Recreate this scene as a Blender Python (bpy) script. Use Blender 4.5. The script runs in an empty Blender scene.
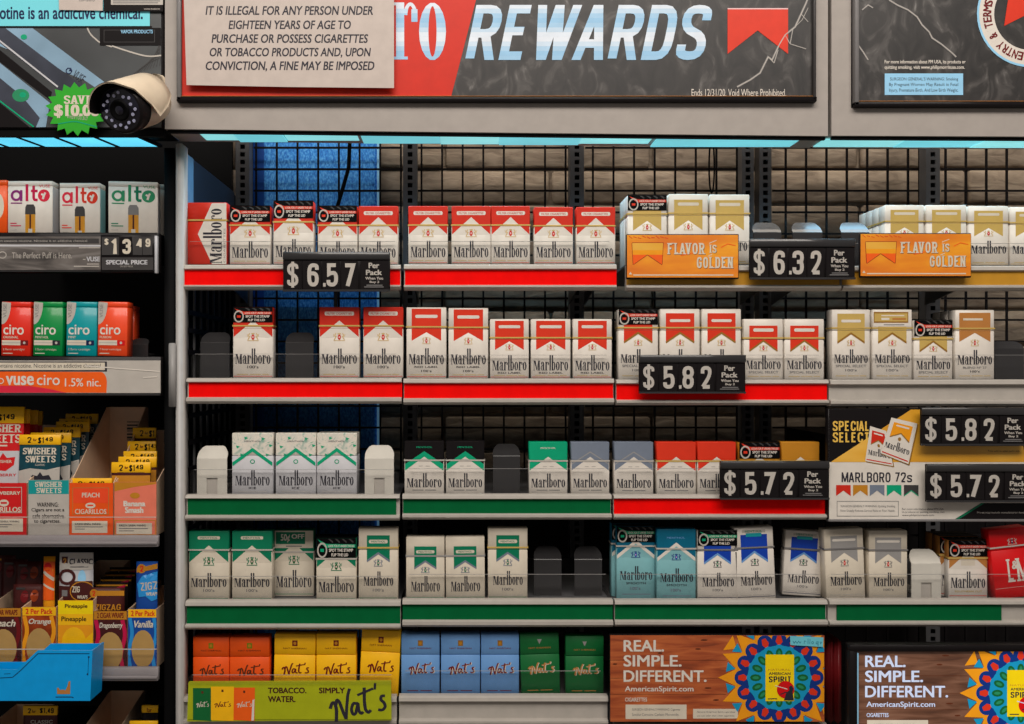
import bpy, bmesh, math, random
from mathutils import Vector, Matrix
from mathutils.geometry import tessellate_polygon

random.seed(7)
SC = bpy.context.scene
COL = SC.collection
PI = math.pi

# ------------------------------------------------------------------ camera
# The shelf fronts stand in the plane y = 0, the lens 1.4 m in front of them.
D, F = 1.40, 988.7            # distance to the shelf fronts, focal length in pixels (1024 wide)
VX, VY, CZ = 460.0, 372.0, 1.45

cam_d = bpy.data.cameras.new('camera')
cam_d.sensor_width = 36.0
cam_d.lens = 36.0 * F / 1024.0
cam_d.shift_x = (512.0 - VX) / 1024.0
cam_d.shift_y = (VY - 362.0) / 1024.0
cam_d.clip_start = 0.05
cam = bpy.data.objects.new('camera', cam_d)
cam.location = (0, -D, CZ)
cam.rotation_euler = (PI / 2, 0, 0)
COL.objects.link(cam)
SC.camera = cam

# ------------------------------------------------------------------ world, lamps, exposure
SC.view_settings.view_transform = 'Standard'
SC.view_settings.look = 'None'
SC.view_settings.exposure = 0.12
SC.view_settings.gamma = 1.0
SC.view_settings.use_curve_mapping = False
wd = bpy.data.worlds.new('store_ambient')
SC.world = wd
wd.use_nodes = True
bg = wd.node_tree.nodes['Background']
bg.inputs[0].default_value = (1.0, 0.93, 0.88, 1)
bg.inputs[1].default_value = 0.165


def area(name, loc, rot, sx, sy, watts, col):
    l = bpy.data.lights.new(name, 'AREA')
    l.shape = 'RECTANGLE'
    l.size, l.size_y, l.energy, l.color = sx, sy, watts, col
    o = bpy.data.objects.new(name, l)
    o.location, o.rotation_euler = loc, rot
    COL.objects.link(o)
    return o


# ceiling fluorescents of the store: in front of the rack, further back, and one above the rack itself
area('ceiling_lamp', (-0.1, -1.15, 2.85), (math.radians(38), 0, 0), 2.6, 0.4, 16, (1.0, 0.92, 0.84))
area('ceiling_lamp', (0.3, -2.3, 3.35), (math.radians(52), 0, 0), 3.2, 0.6, 54, (1.0, 0.92, 0.84))
area('ceiling_lamp', (0.1, 0.22, 2.75), (math.radians(8), 0, 0), 2.4, 0.12, 9, (1.0, 0.88, 0.74))
# the led tubes inside the two headers
area('header_led_tube', (0.05, 0.035, 1.768), (math.radians(4), 0, 0), 0.80, 0.02, 0.75, (0.35, 0.72, 1.0))
area('header_led_tube', (0.72, 0.035, 1.768), (math.radians(4), 0, 0), 0.36, 0.02, 0.36, (0.35, 0.72, 1.0))

# ------------------------------------------------------------------ materials
def lin(c):
    c = c / 255.0
    return c / 12.92 if c <= 0.04045 else ((c + 0.055) / 1.055) ** 2.4


MATS = {}
FADE = ['fade%d' % i for i in range(12)]


def M(name, rgb=None, rough=0.45, metal=0.0, coat=0.0, var=0.05, scale=60.0, bump=0.0, emit=0.0):
    if name in MATS:
        return MATS[name]
    m = bpy.data.materials.new(name)
    m.use_nodes = True
    nt = m.node_tree
    p = nt.nodes['Principled BSDF']
    c = [lin(v) for v in rgb]
    tc = nt.nodes.new('ShaderNodeTexCoord')
    nz = nt.nodes.new('ShaderNodeTexNoise')
    nz.inputs['Scale'].default_value = scale
    nz.inputs['Detail'].default_value = 3
    nt.links.new(tc.outputs['Object'], nz.inputs['Vector'])
    rp = nt.nodes.new('ShaderNodeValToRGB')
    rp.color_ramp.elements[0].position = 0.3
    rp.color_ramp.elements[1].position = 0.7
    rp.color_ramp.elements[0].color = [v * (1 - var) for v in c] + [1]
    rp.color_ramp.elements[1].color = [min(1, v * (1 + var)) for v in c] + [1]
    nt.links.new(nz.outputs['Fac'], rp.inputs['Fac'])
    nt.links.new(rp.outputs['Color'], p.inputs['Base Color'])
    p.inputs['Roughness'].default_value = rough
    p.inputs['Metallic'].default_value = metal
    p.inputs['Coat Weight'].default_value = coat
    p.inputs['Coat Roughness'].default_value = 0.12
    p.inputs['Specular IOR Level'].default_value = 0.25
    if bump:
        b = nt.nodes.new('ShaderNodeBump')
        b.inputs['Strength'].default_value = bump
        b.inputs['Distance'].default_value = 0.002
        nt.links.new(nz.outputs['Fac'], b.inputs['Height'])
        nt.links.new(b.outputs['Normal'], p.inputs['Normal'])
    if emit:
        nt.links.new(rp.outputs['Color'], p.inputs['Emission Color'])
        p.inputs['Emission Strength'].default_value = emit
    if name in ('rail_red', 'rail_green', 'black', 'soft_black'):
        p.inputs['Specular IOR Level'].default_value = 0.08
    MATS[name] = m
    return m


def ramp_mat(name, stops, tex='noise', scale=(1, 1, 1), rough=0.5, coat=0.0, bump=0.0, detail=6, tscale=8.0, dist=0.0):
    m = bpy.data.materials.new(name)
    m.use_nodes = True
    nt = m.node_tree
    p = nt.nodes['Principled BSDF']
    tc = nt.nodes.new('ShaderNodeTexCoord')
    mp = nt.nodes.new('ShaderNodeMapping')
    mp.inputs['Scale'].default_value = scale
    nt.links.new(tc.outputs['Object'], mp.inputs['Vector'])
    t = nt.nodes.new('ShaderNodeTexNoise')
    t.inputs['Scale'].default_value = tscale
    t.inputs['Detail'].default_value = detail
    t.inputs['Distortion'].default_value = dist
    nt.links.new(mp.outputs[0], t.inputs['Vector'])
    r = nt.nodes.new('ShaderNodeValToRGB')
    els = r.color_ramp.elements
    while len(els) < len(stops):
        els.new(0.5)
    for e, (pos, c) in zip(els, stops):
        e.position = pos
        e.color = [lin(v) for v in c] + [1]
    nt.links.new(t.outputs['Fac'], r.inputs['Fac'])
    nt.links.new(r.outputs['Color'], p.inputs['Base Color'])
    p.inputs['Roughness'].default_value = rough
    p.inputs['Coat Weight'].default_value = coat
    p.inputs['Coat Roughness'].default_value = 0.1
    if bump:
        b = nt.nodes.new('ShaderNodeBump')
        b.inputs['Strength'].default_value = bump
        b.inputs['Distance'].default_value = 0.003
        nt.links.new(t.outputs['Fac'], b.inputs['Height'])
        nt.links.new(b.outputs['Normal'], p.inputs['Normal'])
    MATS[name] = m
    return m


def clear_mat(name, tint=(255, 255, 255), gloss=0.30, haze=0.008):
    """thin clear acrylic: lets the view through, reflects the lamps, a little milky"""
    m = bpy.data.materials.new(name)
    m.use_nodes = True
    nt = m.node_tree
    nt.nodes.remove(nt.nodes['Principled BSDF'])
    out = nt.nodes['Material Output']
    tr = nt.nodes.new('ShaderNodeBsdfTransparent')
    tr.inputs[0].default_value = [lin(v) for v in tint] + [1]
    gl = nt.nodes.new('ShaderNodeBsdfGlossy')
    gl.inputs['Roughness'].default_value = 0.08
    df = nt.nodes.new('ShaderNodeBsdfDiffuse')
    nz = nt.nodes.new('ShaderNodeTexNoise')
    nz.inputs['Scale'].default_value = 90
    rp = nt.nodes.new('ShaderNodeValToRGB')
    rp.color_ramp.elements[0].color = (.30, .29, .27, 1)
    rp.color_ramp.elements[1].color = (.42, .41, .39, 1)
    nt.links.new(nz.outputs['Fac'], rp.inputs['Fac'])
    nt.links.new(rp.outputs['Color'], df.inputs[0])
    fr = nt.nodes.new('ShaderNodeFresnel')
    fr.inputs['IOR'].default_value = 1.35
    mu = nt.nodes.new('ShaderNodeMath')
    mu.operation = 'MULTIPLY'
    mu.inputs[1].default_value = gloss
    nt.links.new(fr.outputs[0], mu.inputs[0])
    a = nt.nodes.new('ShaderNodeMixShader')
    a.inputs[0].default_value = haze
    nt.links.new(tr.outputs[0], a.inputs[1])
    nt.links.new(df.outputs[0], a.inputs[2])
    b = nt.nodes.new('ShaderNodeMixShader')
    nt.links.new(mu.outputs[0], b.inputs[0])
    nt.links.new(a.outputs[0], b.inputs[1])
    nt.links.new(gl.outputs[0], b.inputs[2])
    nt.links.new(b.outputs[0], out.inputs[0])
    MATS[name] = m
    return m


PAL = dict(brightgold=(232, 188, 84), palegold=(206, 176, 120), 
    white=(220, 213, 203), cream=(212, 202, 184), paper=(192, 180, 172), red=(204, 44, 26), rail_red=(242, 4, 2),
    gold=(196, 166, 92), dgold=(150, 108, 40), tan=(182, 122, 62), ink=(44, 42, 52), grey=(120, 118, 118), lgrey=(184, 178, 170),
    dgrey=(62, 60, 60), black=(7, 7, 8), soft_black=(25, 22, 23), green=(0, 118, 84), rail_green=(0, 94, 50), mint=(0, 160, 116),
    slate=(116, 126, 142), silver=(150, 148, 146), teal=(124, 178, 184), dteal=(0, 98, 128), blue=(14, 62, 170), orange=(232, 84, 20),
    yellow=(246, 186, 20), sky=(104, 152, 208), dgreen=(18, 100, 50), lred=(210, 14, 20), maroon=(110, 20, 24), brown=(92, 44, 24),
    cyan=(110, 200, 216), ltblue=(150, 206, 240), lime=(168, 176, 24), oliv=(120, 128, 20), orange2=(240, 96, 24), salmon=(226, 120, 96),
    burst=(44, 164, 40), navy=(16, 30, 74), spblue=(20, 150, 196), deepblue=(14, 52, 130), spyel=(246, 214, 10), amber=(236, 154, 24),
    darkred=(140, 26, 20), tanbox=(224, 192, 162), pinkred=(214, 40, 66), purple=(128, 40, 110), camcream=(212, 196, 172),
    gplast=(46, 45, 46), wplast=(206, 202, 192), metal=(176, 170, 162), postgrey=(176, 172, 168), dkmetal=(88, 88, 90), magenta=(190, 20, 70),
    tealbox=(20, 150, 150), redbox=(206, 28, 30), sign_gold=(190, 138, 40), aqua=(20, 150, 160), cbrown=(70, 26, 24), greyw=(196, 196, 200),
    goldbar=(190, 128, 34), green2=(40, 140, 96), hotred=(216, 54, 30), ltpink=(232, 190, 190), bag_blue=(20, 70, 150), bag_cyan=(40, 140, 210),
)


for i in range(12):              # pale blue print fade: light, blue, light, blue, light
    w_ = .5 + .5 * math.cos(i / 11 * 2 * PI * 1.5 + .6)
    PAL['fade%d' % i] = (150 + 74 * w_, 196 + 36 * w_, 230 + 12 * w_)


def C(k):
    if k in MATS:
        return MATS[k]
    if k.endswith('_lit'):           # print of the backlit framed sign
        return M(k, (206, 220, 248) if k == 'white_lit' else PAL[k[:-4]], emit=.30)
    r = dict(rough=0.42, coat=0.08)
    if k in ('rail_red', 'rail_green'):
        r = dict(rough=0.7, coat=0.0)
    if k in ('metal', 'postgrey'):
        r = dict(rough=0.5, metal=0.0, coat=0.1)
    if k in ('gplast', 'soft_black', 'wplast'):
        r = dict(rough=0.38, coat=0.1)
    if k == 'gplast':
        r = dict(rough=0.30, coat=0.5)
    if k in ('black',):
        r = dict(rough=0.6, coat=0.0)
    return M(k, PAL[k], **r)


clear_mat('acrylic')
ramp_mat('stone', [(0.25, (112, 98, 84)), (0.5, (150, 134, 116)), (0.8, (176, 160, 140))], scale=(1.0, 1, 3.0), tscale=22, rough=0.9, bump=1.0, dist=0.8)
ramp_mat('fabric_blue', [(0.3, (24, 92, 176)), (0.5, (46, 128, 206)), (0.7, (88, 162, 226))], scale=(3, 1, 1.6), tscale=120, rough=0.95, bump=0.4, detail=2)
ramp_mat('poster_black', [(0.35, (22, 20, 20)), (0.54, (40, 37, 36)), (0.66, (74, 71, 69)), (0.80, (134, 131, 129))], scale=(1.6, 1, 1.0), tscale=22, rough=0.45, coat=0.06, detail=12, dist=1.6)
ramp_mat('wood_orange', [(0.2, (96, 40, 20)), (0.42, (158, 72, 34)), (0.6, (186, 96, 48)), (0.85, (214, 132, 76))], scale=(3.0, 3, 22), tscale=5, rough=0.45, coat=0.3, detail=9, dist=0.6)
ramp_mat('wood_brown', [(0.2, (70, 42, 34)), (0.42, (118, 78, 58)), (0.6, (148, 104, 82)), (0.85, (186, 148, 120))], scale=(3.0, 3, 22), tscale=5, rough=0.45, coat=0.3, detail=9, dist=0.6)
ramp_mat('sign_orange', [(0.3, (214, 104, 14)), (0.5, (232, 138, 18)), (0.7, (248, 182, 30))], scale=(0.6, 1, 2), tscale=14, rough=0.4, coat=0.3, detail=3)
ramp_mat('sign_amber', [(0.3, (206, 142, 24)), (0.5, (226, 164, 44)), (0.75, (242, 196, 92))], scale=(0.6, 1, 2), tscale=10, rough=0.4, coat=0.3, detail=2)
ramp_mat('ice_print', [(0.28, (140, 176, 160)), (0.42, (214, 212, 200)), (0.62, (232, 222, 208)), (0.74, (120, 176, 154))], scale=(1, 1, 1), tscale=42, rough=0.3, coat=0.3, detail=1, dist=3.5)
ramp_mat('vape_grey', [(0.3, (40, 42, 44)), (0.6, (70, 74, 76)), (0.8, (96, 100, 104))], scale=(1, 1, 1), tscale=6, rough=0.35, coat=0.4, detail=3)
ramp_mat('strip_grey', [(0.3, (58, 54, 52)), (0.5, (104, 98, 94)), (0.75, (150, 146, 142))], scale=(0.8, 1, 4), tscale=14, rough=0.35, coat=0.3, detail=3, dist=1.0)
M('led_cyan', (108, 194, 206), rough=0.4, emit=0.85, var=0.10, scale=9)
M('led_pale', (130, 206, 210), rough=0.4, emit=0.9, var=0.08, scale=9)
M('led_blue', (96, 206, 240), rough=0.4, emit=1.0, var=0.16, scale=9)
M('glow_blue', (140, 200, 240), rough=0.4, emit=0.12, var=0.06, scale=9)  # trim colour with a weak glow of its own

M('floor_tile', (128, 120, 112), rough=0.4, var=.12, scale=8)
M('side_unlit', (30, 38, 50), rough=.5, var=.06)  # upper panel coloured dark where the LED strip leaves it unlit
M('side_led_tint', (96, 136, 168), rough=.5, var=.06)  # LED light on the panel's front, put into the colour
M('header_grey', (163, 156, 150), rough=.55, var=.04)
M('ltblue_print', (136, 168, 192), rough=.3, coat=.4, var=.25, scale=9)
M('device_grey', (62, 66, 78), rough=.3, coat=.4, var=.35, scale=14)
M('ltblue_banner', (112, 206, 218), rough=.4, emit=.10, var=.06, scale=6)
M('navy_glass', (20, 20, 34), rough=.15, coat=.8)
M('led_white', (170, 172, 200), rough=.3, coat=.5)
M('rail_grey', (150, 144, 146), rough=.45)
M('hot_orange', (236, 74, 34), rough=.4, coat=.3)
M('kelly', (0, 138, 66), rough=.4, coat=.3)
M('tealbright', (0, 150, 158), rough=.4, coat=.3)
M('signal_red', (222, 42, 24), rough=.4, coat=.3)
M('tealfoil', (8, 62, 74), rough=.3, coat=.5, var=.3, scale=40)
M('tan2', (178, 142, 84), rough=.5)
M('rust', (150, 58, 20), rough=.4, var=.4, scale=50)
M('tray_blue', (4, 158, 232), rough=.4, coat=.2, var=.05)
M('tray_groove', (0, 70, 116), rough=.5)
# ------------------------------------------------------------------ mesh builder
class MB:
    def __init__(self):
        self.v, self.f, self.m, self.slots, self.sm = [], [], [], [], []

    def slot(self, k):
        if k not in self.slots:
            self.slots.append(k)
        return self.slots.index(k)

    def add(self, verts, faces, mat, smooth=False):
        n = len(self.v)
        s = self.slot(mat)
        self.v.extend(tuple(v) for v in verts)
        for f in faces:
            self.f.append(tuple(i + n for i in f))
            self.m.append(s)
            self.sm.append(smooth)
        return self

    def box(self, x0, x1, y0, y1, z0, z1, mat, bev=0.0, seg=2):
        if not bev:
            v = [(x, y, z) for x in (x0, x1) for y in (y0, y1) for z in (z0, z1)]
            return self.add(v, [(0, 1, 3, 2), (4, 6, 7, 5), (0, 4, 5, 1), (2, 3, 7, 6), (0, 2, 6, 4), (1, 5, 7, 3)], mat)
        bm = bmesh.new()
        bmesh.ops.create_cube(bm, size=1)
        for v in bm.verts:
            v.co = Vector(((x0 + x1) / 2 + v.co.x * (x1 - x0), (y0 + y1) / 2 + v.co.y * (y1 - y0), (z0 + z1) / 2 + v.co.z * (z1 - z0)))
        bmesh.ops.bevel(bm, geom=bm.edges[:], offset=bev, segments=seg, affect='EDGES')
        return self.bm(bm, mat, True)

    def bm(self, bm, mat, smooth=False):
        bm.verts.index_update()
        self.add([v.co[:] for v in bm.verts], [tuple(v.index for v in f.verts) for f in bm.faces], mat, smooth)
        bm.free()
        return self

    def prism(self, pts, fn, d0, d1, mat):
        """outline pts (2d) pushed from depth d0 to d1; fn(u, v, d) -> xyz"""
        n = len(pts)
        v = [fn(u, w, d0) for u, w in pts] + [fn(u, w, d1) for u, w in pts]
        f = [tuple(range(n)), tuple(range(2 * n - 1, n - 1, -1))]
        f += [(i, (i + 1) % n, n + (i + 1) % n, n + i) for i in range(n)]
        return self.add(v, f, mat)

    def tube(self, pts, r, mat, seg=8, closed=False, smooth=True):
        pts = [Vector(p) for p in pts]
        n = len(pts)
        rr = r if isinstance(r, (list, tuple)) else [r] * n
        v, f = [], []
        up = None
        for i, p in enumerate(pts):
            a = pts[i - 1] if (i or closed) else p
            b = pts[(i + 1) % n] if (i < n - 1 or closed) else p
            t = (b - a).normalized()
            if up is None:
                up = t.orthogonal().normalized()
            s = t.cross(up)
            if s.length < 1e-6:
                s = t.orthogonal()
            s.normalize()
            up = s.cross(t).normalized()
            for k in range(seg):
                an = 2 * PI * k / seg
                v.append(p + (s * math.cos(an) + up * math.sin(an)) * rr[i])
        m = n if closed else n - 1
        for i in range(m):
            j = (i + 1) % n
            for k in range(seg):
                q = (k + 1) % seg
                f.append((i * seg + k, i * seg + q, j * seg + q, j * seg + k))
        if not closed:
            f.append(tuple(range(seg)))
            f.append(tuple(range(n * seg - 1, (n - 1) * seg - 1, -1)))
        return self.add(v, f, mat, smooth)

    def build(self, name, parent=None, local=False):
        """one mesh object; the collected points are in world space unless local"""
        off = Vector((0, 0, 0))
        loc = None
        if not local:
            if parent:
                q = parent
                while q:
                    off += q.location
                    q = q.parent
            else:
                xs, ys, zs = zip(*self.v)
                off = Vector(((min(xs) + max(xs)) / 2, (min(ys) + max(ys)) / 2, min(zs)))
                loc = off
        me = bpy.data.meshes.new(name)
        me.from_pydata([(v[0] - off.x, v[1] - off.y, v[2] - off.z) for v in self.v], [], self.f)
        for k in self.slots:
            me.materials.append(C(k))
        me.polygons.foreach_set('material_index', self.m)
        me.polygons.foreach_set('use_smooth', self.sm)
        me.update()
        o = bpy.data.objects.new(name, me)
        COL.objects.link(o)
        if parent:
            o.parent = parent
        if loc is not None:
            o.location = loc
        return o


def tag(o, label, cat, group=None):
    o['label'] = label
    o['category'] = cat
    if group:
        o['group'] = group
    return o


def thing(name, label, cat, loc=(0, 0, 0), group=None, rot=(0, 0, 0)):
    o = bpy.data.objects.new(name, None)
    o.empty_display_size = 0.02
    COL.objects.link(o)
    o.location, o.rotation_euler = loc, rot
    return tag(o, label, cat, group)


def struct(o):
    o['kind'] = 'structure'
    return o


def dup(root, loc, label, group=None, rot=None, scale=None):
    r = root.copy()
    COL.objects.link(r)
    r.location = loc
    if rot is not None:
        r.rotation_euler = rot
    if scale is not None:
        r.scale = scale
    r['label'] = label
    if group:
        r['group'] = group
    for ch in root.children:
        c = ch.copy()
        COL.objects.link(c)
        c.parent = r
        for g in ch.children:
            d = g.copy()
            COL.objects.link(d)
            d.parent = c
    return r


def sc(Y):
    return (D + Y) / F


def PX(px, Y=0.0):
    return (px - VX) * sc(Y)


def PZ(py, Y=0.0):
    return CZ - (py - VY) * sc(Y)


# ------------------------------------------------------------------ lettering (y up, then fitted into boxes)
_txt = {}


def font_polys(s, bold=0.0, spacing=1.0):
    key = (s, bold, spacing)
    if key in _txt:
        return _txt[key]
    cu = bpy.data.curves.new('lettering', 'FONT')
    cu.body, cu.size, cu.resolution_u, cu.space_character = s, 1.0, 3, spacing
    o = bpy.data.objects.new('lettering', cu)
    COL.objects.link(o)
    dg = bpy.context.evaluated_depsgraph_get()
    ev = o.evaluated_get(dg)
    me = ev.to_mesh()
    r = [[(me.vertices[i].co.x, me.vertices[i].co.y) for i in p.vertices] for p in me.polygons]
    ev.to_mesh_clear()
    bpy.data.objects.remove(o)
    bpy.data.curves.remove(cu)
    if bold:                      # heavier weight: struck several times, slightly apart
        r = [[(x + dx * bold, y + dy * bold) for x, y in q] for q in r for dx, dy in ((-1, -.6), (1, -.6), (-1, .6), (1, .6))]
    _txt[key] = r
    return r


def rounded(pts, closed=False, n=5):
    """(x, y[, r]) corners -> polyline with rounded corners"""
    out = []
    N = len(pts)
    for i, p in enumerate(pts):
        r = p[2] if len(p) > 2 else 0
        if not r or (not closed and i in (0, N - 1)):
            out.append((p[0], p[1]))
            continue
        P = Vector(p[:2])
        A, B = Vector(pts[i - 1][:2]), Vector(pts[(i + 1) % N][:2])
        ra = min(r, (A - P).length / 2)
        rb = min(r, (B - P).length / 2)
        a = P + (A - P).normalized() * ra
        b = P + (B - P).normalized() * rb
        for k in range(n + 1):
            t = k / n
            q = a * (1 - t) ** 2 + P * 2 * t * (1 - t) + b * t * t
            out.append((q.x, q.y))
    return out


def stroke(pts, t, closed=False):
    """polyline -> quads of width t with mitred joints; t a number or one per point"""
    # very sharp corners are cut into separate strokes
    if not isinstance(t, (list, tuple)) and len(pts) > 2 and not closed:
        for i in range(1, len(pts) - 1):
            a, b = Vector(pts[i]) - Vector(pts[i - 1]), Vector(pts[i + 1]) - Vector(pts[i])
            if a.length > t * 1.2 and b.length > t * 1.2 and a.angle(b) > 2.0:
                return stroke(pts[:i + 1], t) + stroke(pts[i:], t)
    P = []
    for p in pts:
        if not P or (Vector(p) - Vector(P[-1])).length > 1e-6:
            P.append(p)
    if closed and (Vector(P[0]) - Vector(P[-1])).length < 1e-6:
        P.pop()
    n = len(P)
    tt = t if isinstance(t, (list, tuple)) else [t] * n
    if len(tt) != n:
        tt = [tt[min(len(tt) - 1, int(i * len(tt) / n))] for i in range(n)]
    L, R = [], []
    for i in range(n):
        p = Vector(P[i])
        a = Vector(P[i - 1]) if (i or closed) else None
        b = Vector(P[(i + 1) % n]) if (i < n - 1 or closed) else None
        d1 = (p - a).normalized() if a is not None else (b - p).normalized()
        d2 = (b - p).normalized() if b is not None else d1
        n1, n2 = Vector((-d1.y, d1.x)), Vector((-d2.y, d2.x))
        m = n1 + n2
        m = n1 if m.length < 1e-3 else m.normalized()
        k = min(1.8, 1 / max(0.3, m.dot(n1)))
        L.append(p + m * tt[i] / 2 * k)
        R.append(p - m * tt[i] / 2 * k)
    q = []
    for i in range(n if closed else n - 1):
        j = (i + 1) % n
        q.append([L[i][:], L[j][:], R[j][:], R[i][:]])
    return q


r_ = 0.30
GOTH = {
    '0': [('c', [(0, 0, r_), (1, 0, r_), (1, 1, r_), (0, 1, r_)])],
    '1': [('o', [(.1, .8), (.62, 1), (.62, 0)])],
    '2': [('o', [(0, .70), (0, 1, r_), (1, 1, r_), (1, .58, .25), (.03, .0), (1, 0)])],
    '3': [('o', [(0, .74), (0, 1, r_), (1, 1, r_), (1, .53, .2), (.35, .53)]), ('o', [(.35, .53), (1, .53, .2), (1, 0, r_), (0, 0, r_), (0, .26)])],
    '4': [('o', [(.75, 0), (.75, 1), (0, .28), (1, .28)])],
    '5': [('o', [(.95, 1), (.05, 1), (.05, .54), (.3, .6, .1), (1, .6, .26), (1, 0, r_), (0, 0, r_), (0, .24)])],
    '6': [('o', [(1, .76), (1, 1, r_), (0, 1, r_), (0, 0, r_), (1, 0, r_), (1, .58, .25), (0, .58)])],
    '7': [('o', [(0, 1), (1, 1), (.32, 0)])],
    '8': [('c', [(0, .53, .22), (1, .53, .22), (1, 1, r_), (0, 1, r_)]), ('c', [(0, 0, r_), (1, 0, r_), (1, .53, .22), (0, .53, .22)])],
    '9': [('o', [(0, .24), (0, 0, r_), (1, 0, r_), (1, 1, r_), (0, 1, r_), (0, .42, .25), (1, .42)])],
    'S': [('o', [(1, .76), (1, 1, r_), (0, 1, r_), (0, .58, .24), (1, .42, .24), (1, 0, r_), (0, 0, r_), (0, .24)])],
    'A': [('o', [(-.03, -.12), (.5, 1.12), (1.03, -.12)]), ('o', [(.2, .26), (.8, .26)])],
    'B': [('o', [(0, .53), (0, 1), (1, 1, r_), (1, .53, .2), (0, .53), (0, 0), (1, 0, r_), (1, .53, .2), (.2, .53)])],
    'C': [('o', [(1, .7), (1, 1, r_), (0, 1, r_), (0, 0, r_), (1, 0, r_), (1, .3)])],
    'D': [('c', [(0, 0), (1, 0, r_), (1, 1, r_), (0, 1)])],
    'E': [('o', [(.95, 1), (0, 1), (0, 0), (.95, 0)]), ('o', [(0, .53), (.8, .53)])],
    'F': [('o', [(.95, 1), (0, 1), (0, -.06)]), ('o', [(0, .52), (.8, .52)])],
    'G': [('o', [(1, .72), (1, 1, r_), (0, 1, r_), (0, 0, r_), (1, 0, r_), (1, .45), (.55, .45)])],
    'H': [('o', [(0, -.06), (0, 1.06)]), ('o', [(1, -.06), (1, 1.06)]), ('o', [(0, .53), (1, .53)])],
    'I': [('o', [(0, -.06), (0, 1.06)])],
    'L': [('o', [(0, 1.06), (0, 0), (.92, 0)])],
    'M': [('o', [(0, -.06), (0, 1.06)]), ('o', [(.0, 1.1), (.5, .0)]), ('o', [(1, 1.1), (.5, .0)]), ('o', [(1, -.06), (1, 1.06)])],
    'N': [('o', [(0, -.06), (0, 1.06)]), ('o', [(-.02, 1.1), (1.02, -.1)]), ('o', [(1, -.06), (1, 1.06)])],
    'O': [('c', [(0, 0, r_), (1, 0, r_), (1, 1, r_), (0, 1, r_)])],
    'Z': [('o', [(0, 1), (1, 1), (0, 0), (1, 0)])],
    'P': [('o', [(0, -.06), (0, 1), (1, 1, r_), (1, .45, r_), (0, .45)])],
    'R': [('o', [(0, -.06), (0, 1), (1, 1, r_), (1, .48, r_), (0, .48)]), ('o', [(.5, .52), (1.04, -.14)])],
    'T': [('o', [(0, 1), (1, 1)]), ('o', [(.5, 1), (.5, -.06)])],
    'V': [('o', [(-.03, 1.12), (.5, -.12), (1.03, 1.12)])],
    'W': [('o', [(-.02, 1.14), (.27, -.14), (.5, 1.1), (.73, -.14), (1.02, 1.14)])],
    'Y': [('o', [(0, 1.06), (.5, .45), (1, 1.06)]), ('o', [(.5, .5), (.5, -.06)])],
    's': [('o', [(1, .53), (1, .70, .2), (0, .70, .2), (0, .42, .15), (1, .30, .15), (1, 0, .2), (0, 0, .2), (0, .16)])],
    '$': [('o', [(1, .76), (1, .94, r_), (0, .94, r_), (0, .57, .22), (1, .43, .22), (1, .06, r_), (0, .06, r_), (0, .26)]), ('o', [(.5, -.08), (.5, 1.08)])],
}
GW = {'I': 0.0, 'M': 1.45, 'W': 1.75, '1': .7, '.': 0, ' ': .5, 'A': 1.1, 'L': .86, 'E': .94}


def gothic(s, w=0.46, t=0.15, serif=False, gap=0.10):
    out = []
    x = 0.0
    for ch in s:
        if ch == ' ':
            x += 0.3
            continue
        if ch == '.':
            out.append([(x, 0), (x + t * 1.05, 0), (x + t * 1.05, t * 1.05), (x, t * 1.05)])
            x += t * 1.05 + gap * .6
            continue
        cw = (w - t) * GW.get(ch, 1.0)
        if ch in 'WAV' and x > 0:
            x -= gap * .7                # tuck the slanted letters in
        for kind, pts in GOTH[ch]:
            q = [(x + t / 2 + p[0] * cw, t / 2 + p[1] * (1 - t), *p[2:]) for p in pts]
            for g in stroke(rounded(q, kind == 'c', 4), t, kind == 'c'):
                if ch != '$':
                    g = clip(clip(list(g), 1, 0.0), -1, 1.0)
                if len(g) > 2:
                    out.append(g)
            if serif and kind == 'o':
                for e in (pts[0], pts[-1]) if len(pts) > 1 else ():
                    if e[1] < .02 or e[1] > .98:
                        ex, ey = x + t / 2 + e[0] * cw, t / 2 + e[1] * (1 - t)
                        y0 = 0 if e[1] < .5 else .92
                        out.append([(ex - t * .95, y0), (ex + t * .95, y0), (ex + t * .95, y0 + .08), (ex - t * .95, y0 + .08)])
        if serif and ch in 'LFDERBN':
            for y0 in (0, .92):
                out.append([(x - t * .35, y0), (x + t * 1.3, y0), (x + t * 1.3, y0 + .08), (x - t * .35, y0 + .08)])
        x += cw + t + gap
    return out


def ring(cx, cy, rx, ry, ix, iy, a0=0, a1=360, n=18):
    q = []
    for k in range(n):
        a, b = math.radians(a0 + (a1 - a0) * k / n), math.radians(a0 + (a1 - a0) * (k + 1) / n)
        q.append([(cx + rx * math.cos(a), cy + ry * math.sin(a)), (cx + rx * math.cos(b), cy + ry * math.sin(b)),
                  (cx + ix * math.cos(b), cy + iy * math.sin(b)), (cx + ix * math.cos(a), cy + iy * math.sin(a))])
    return q


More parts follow.
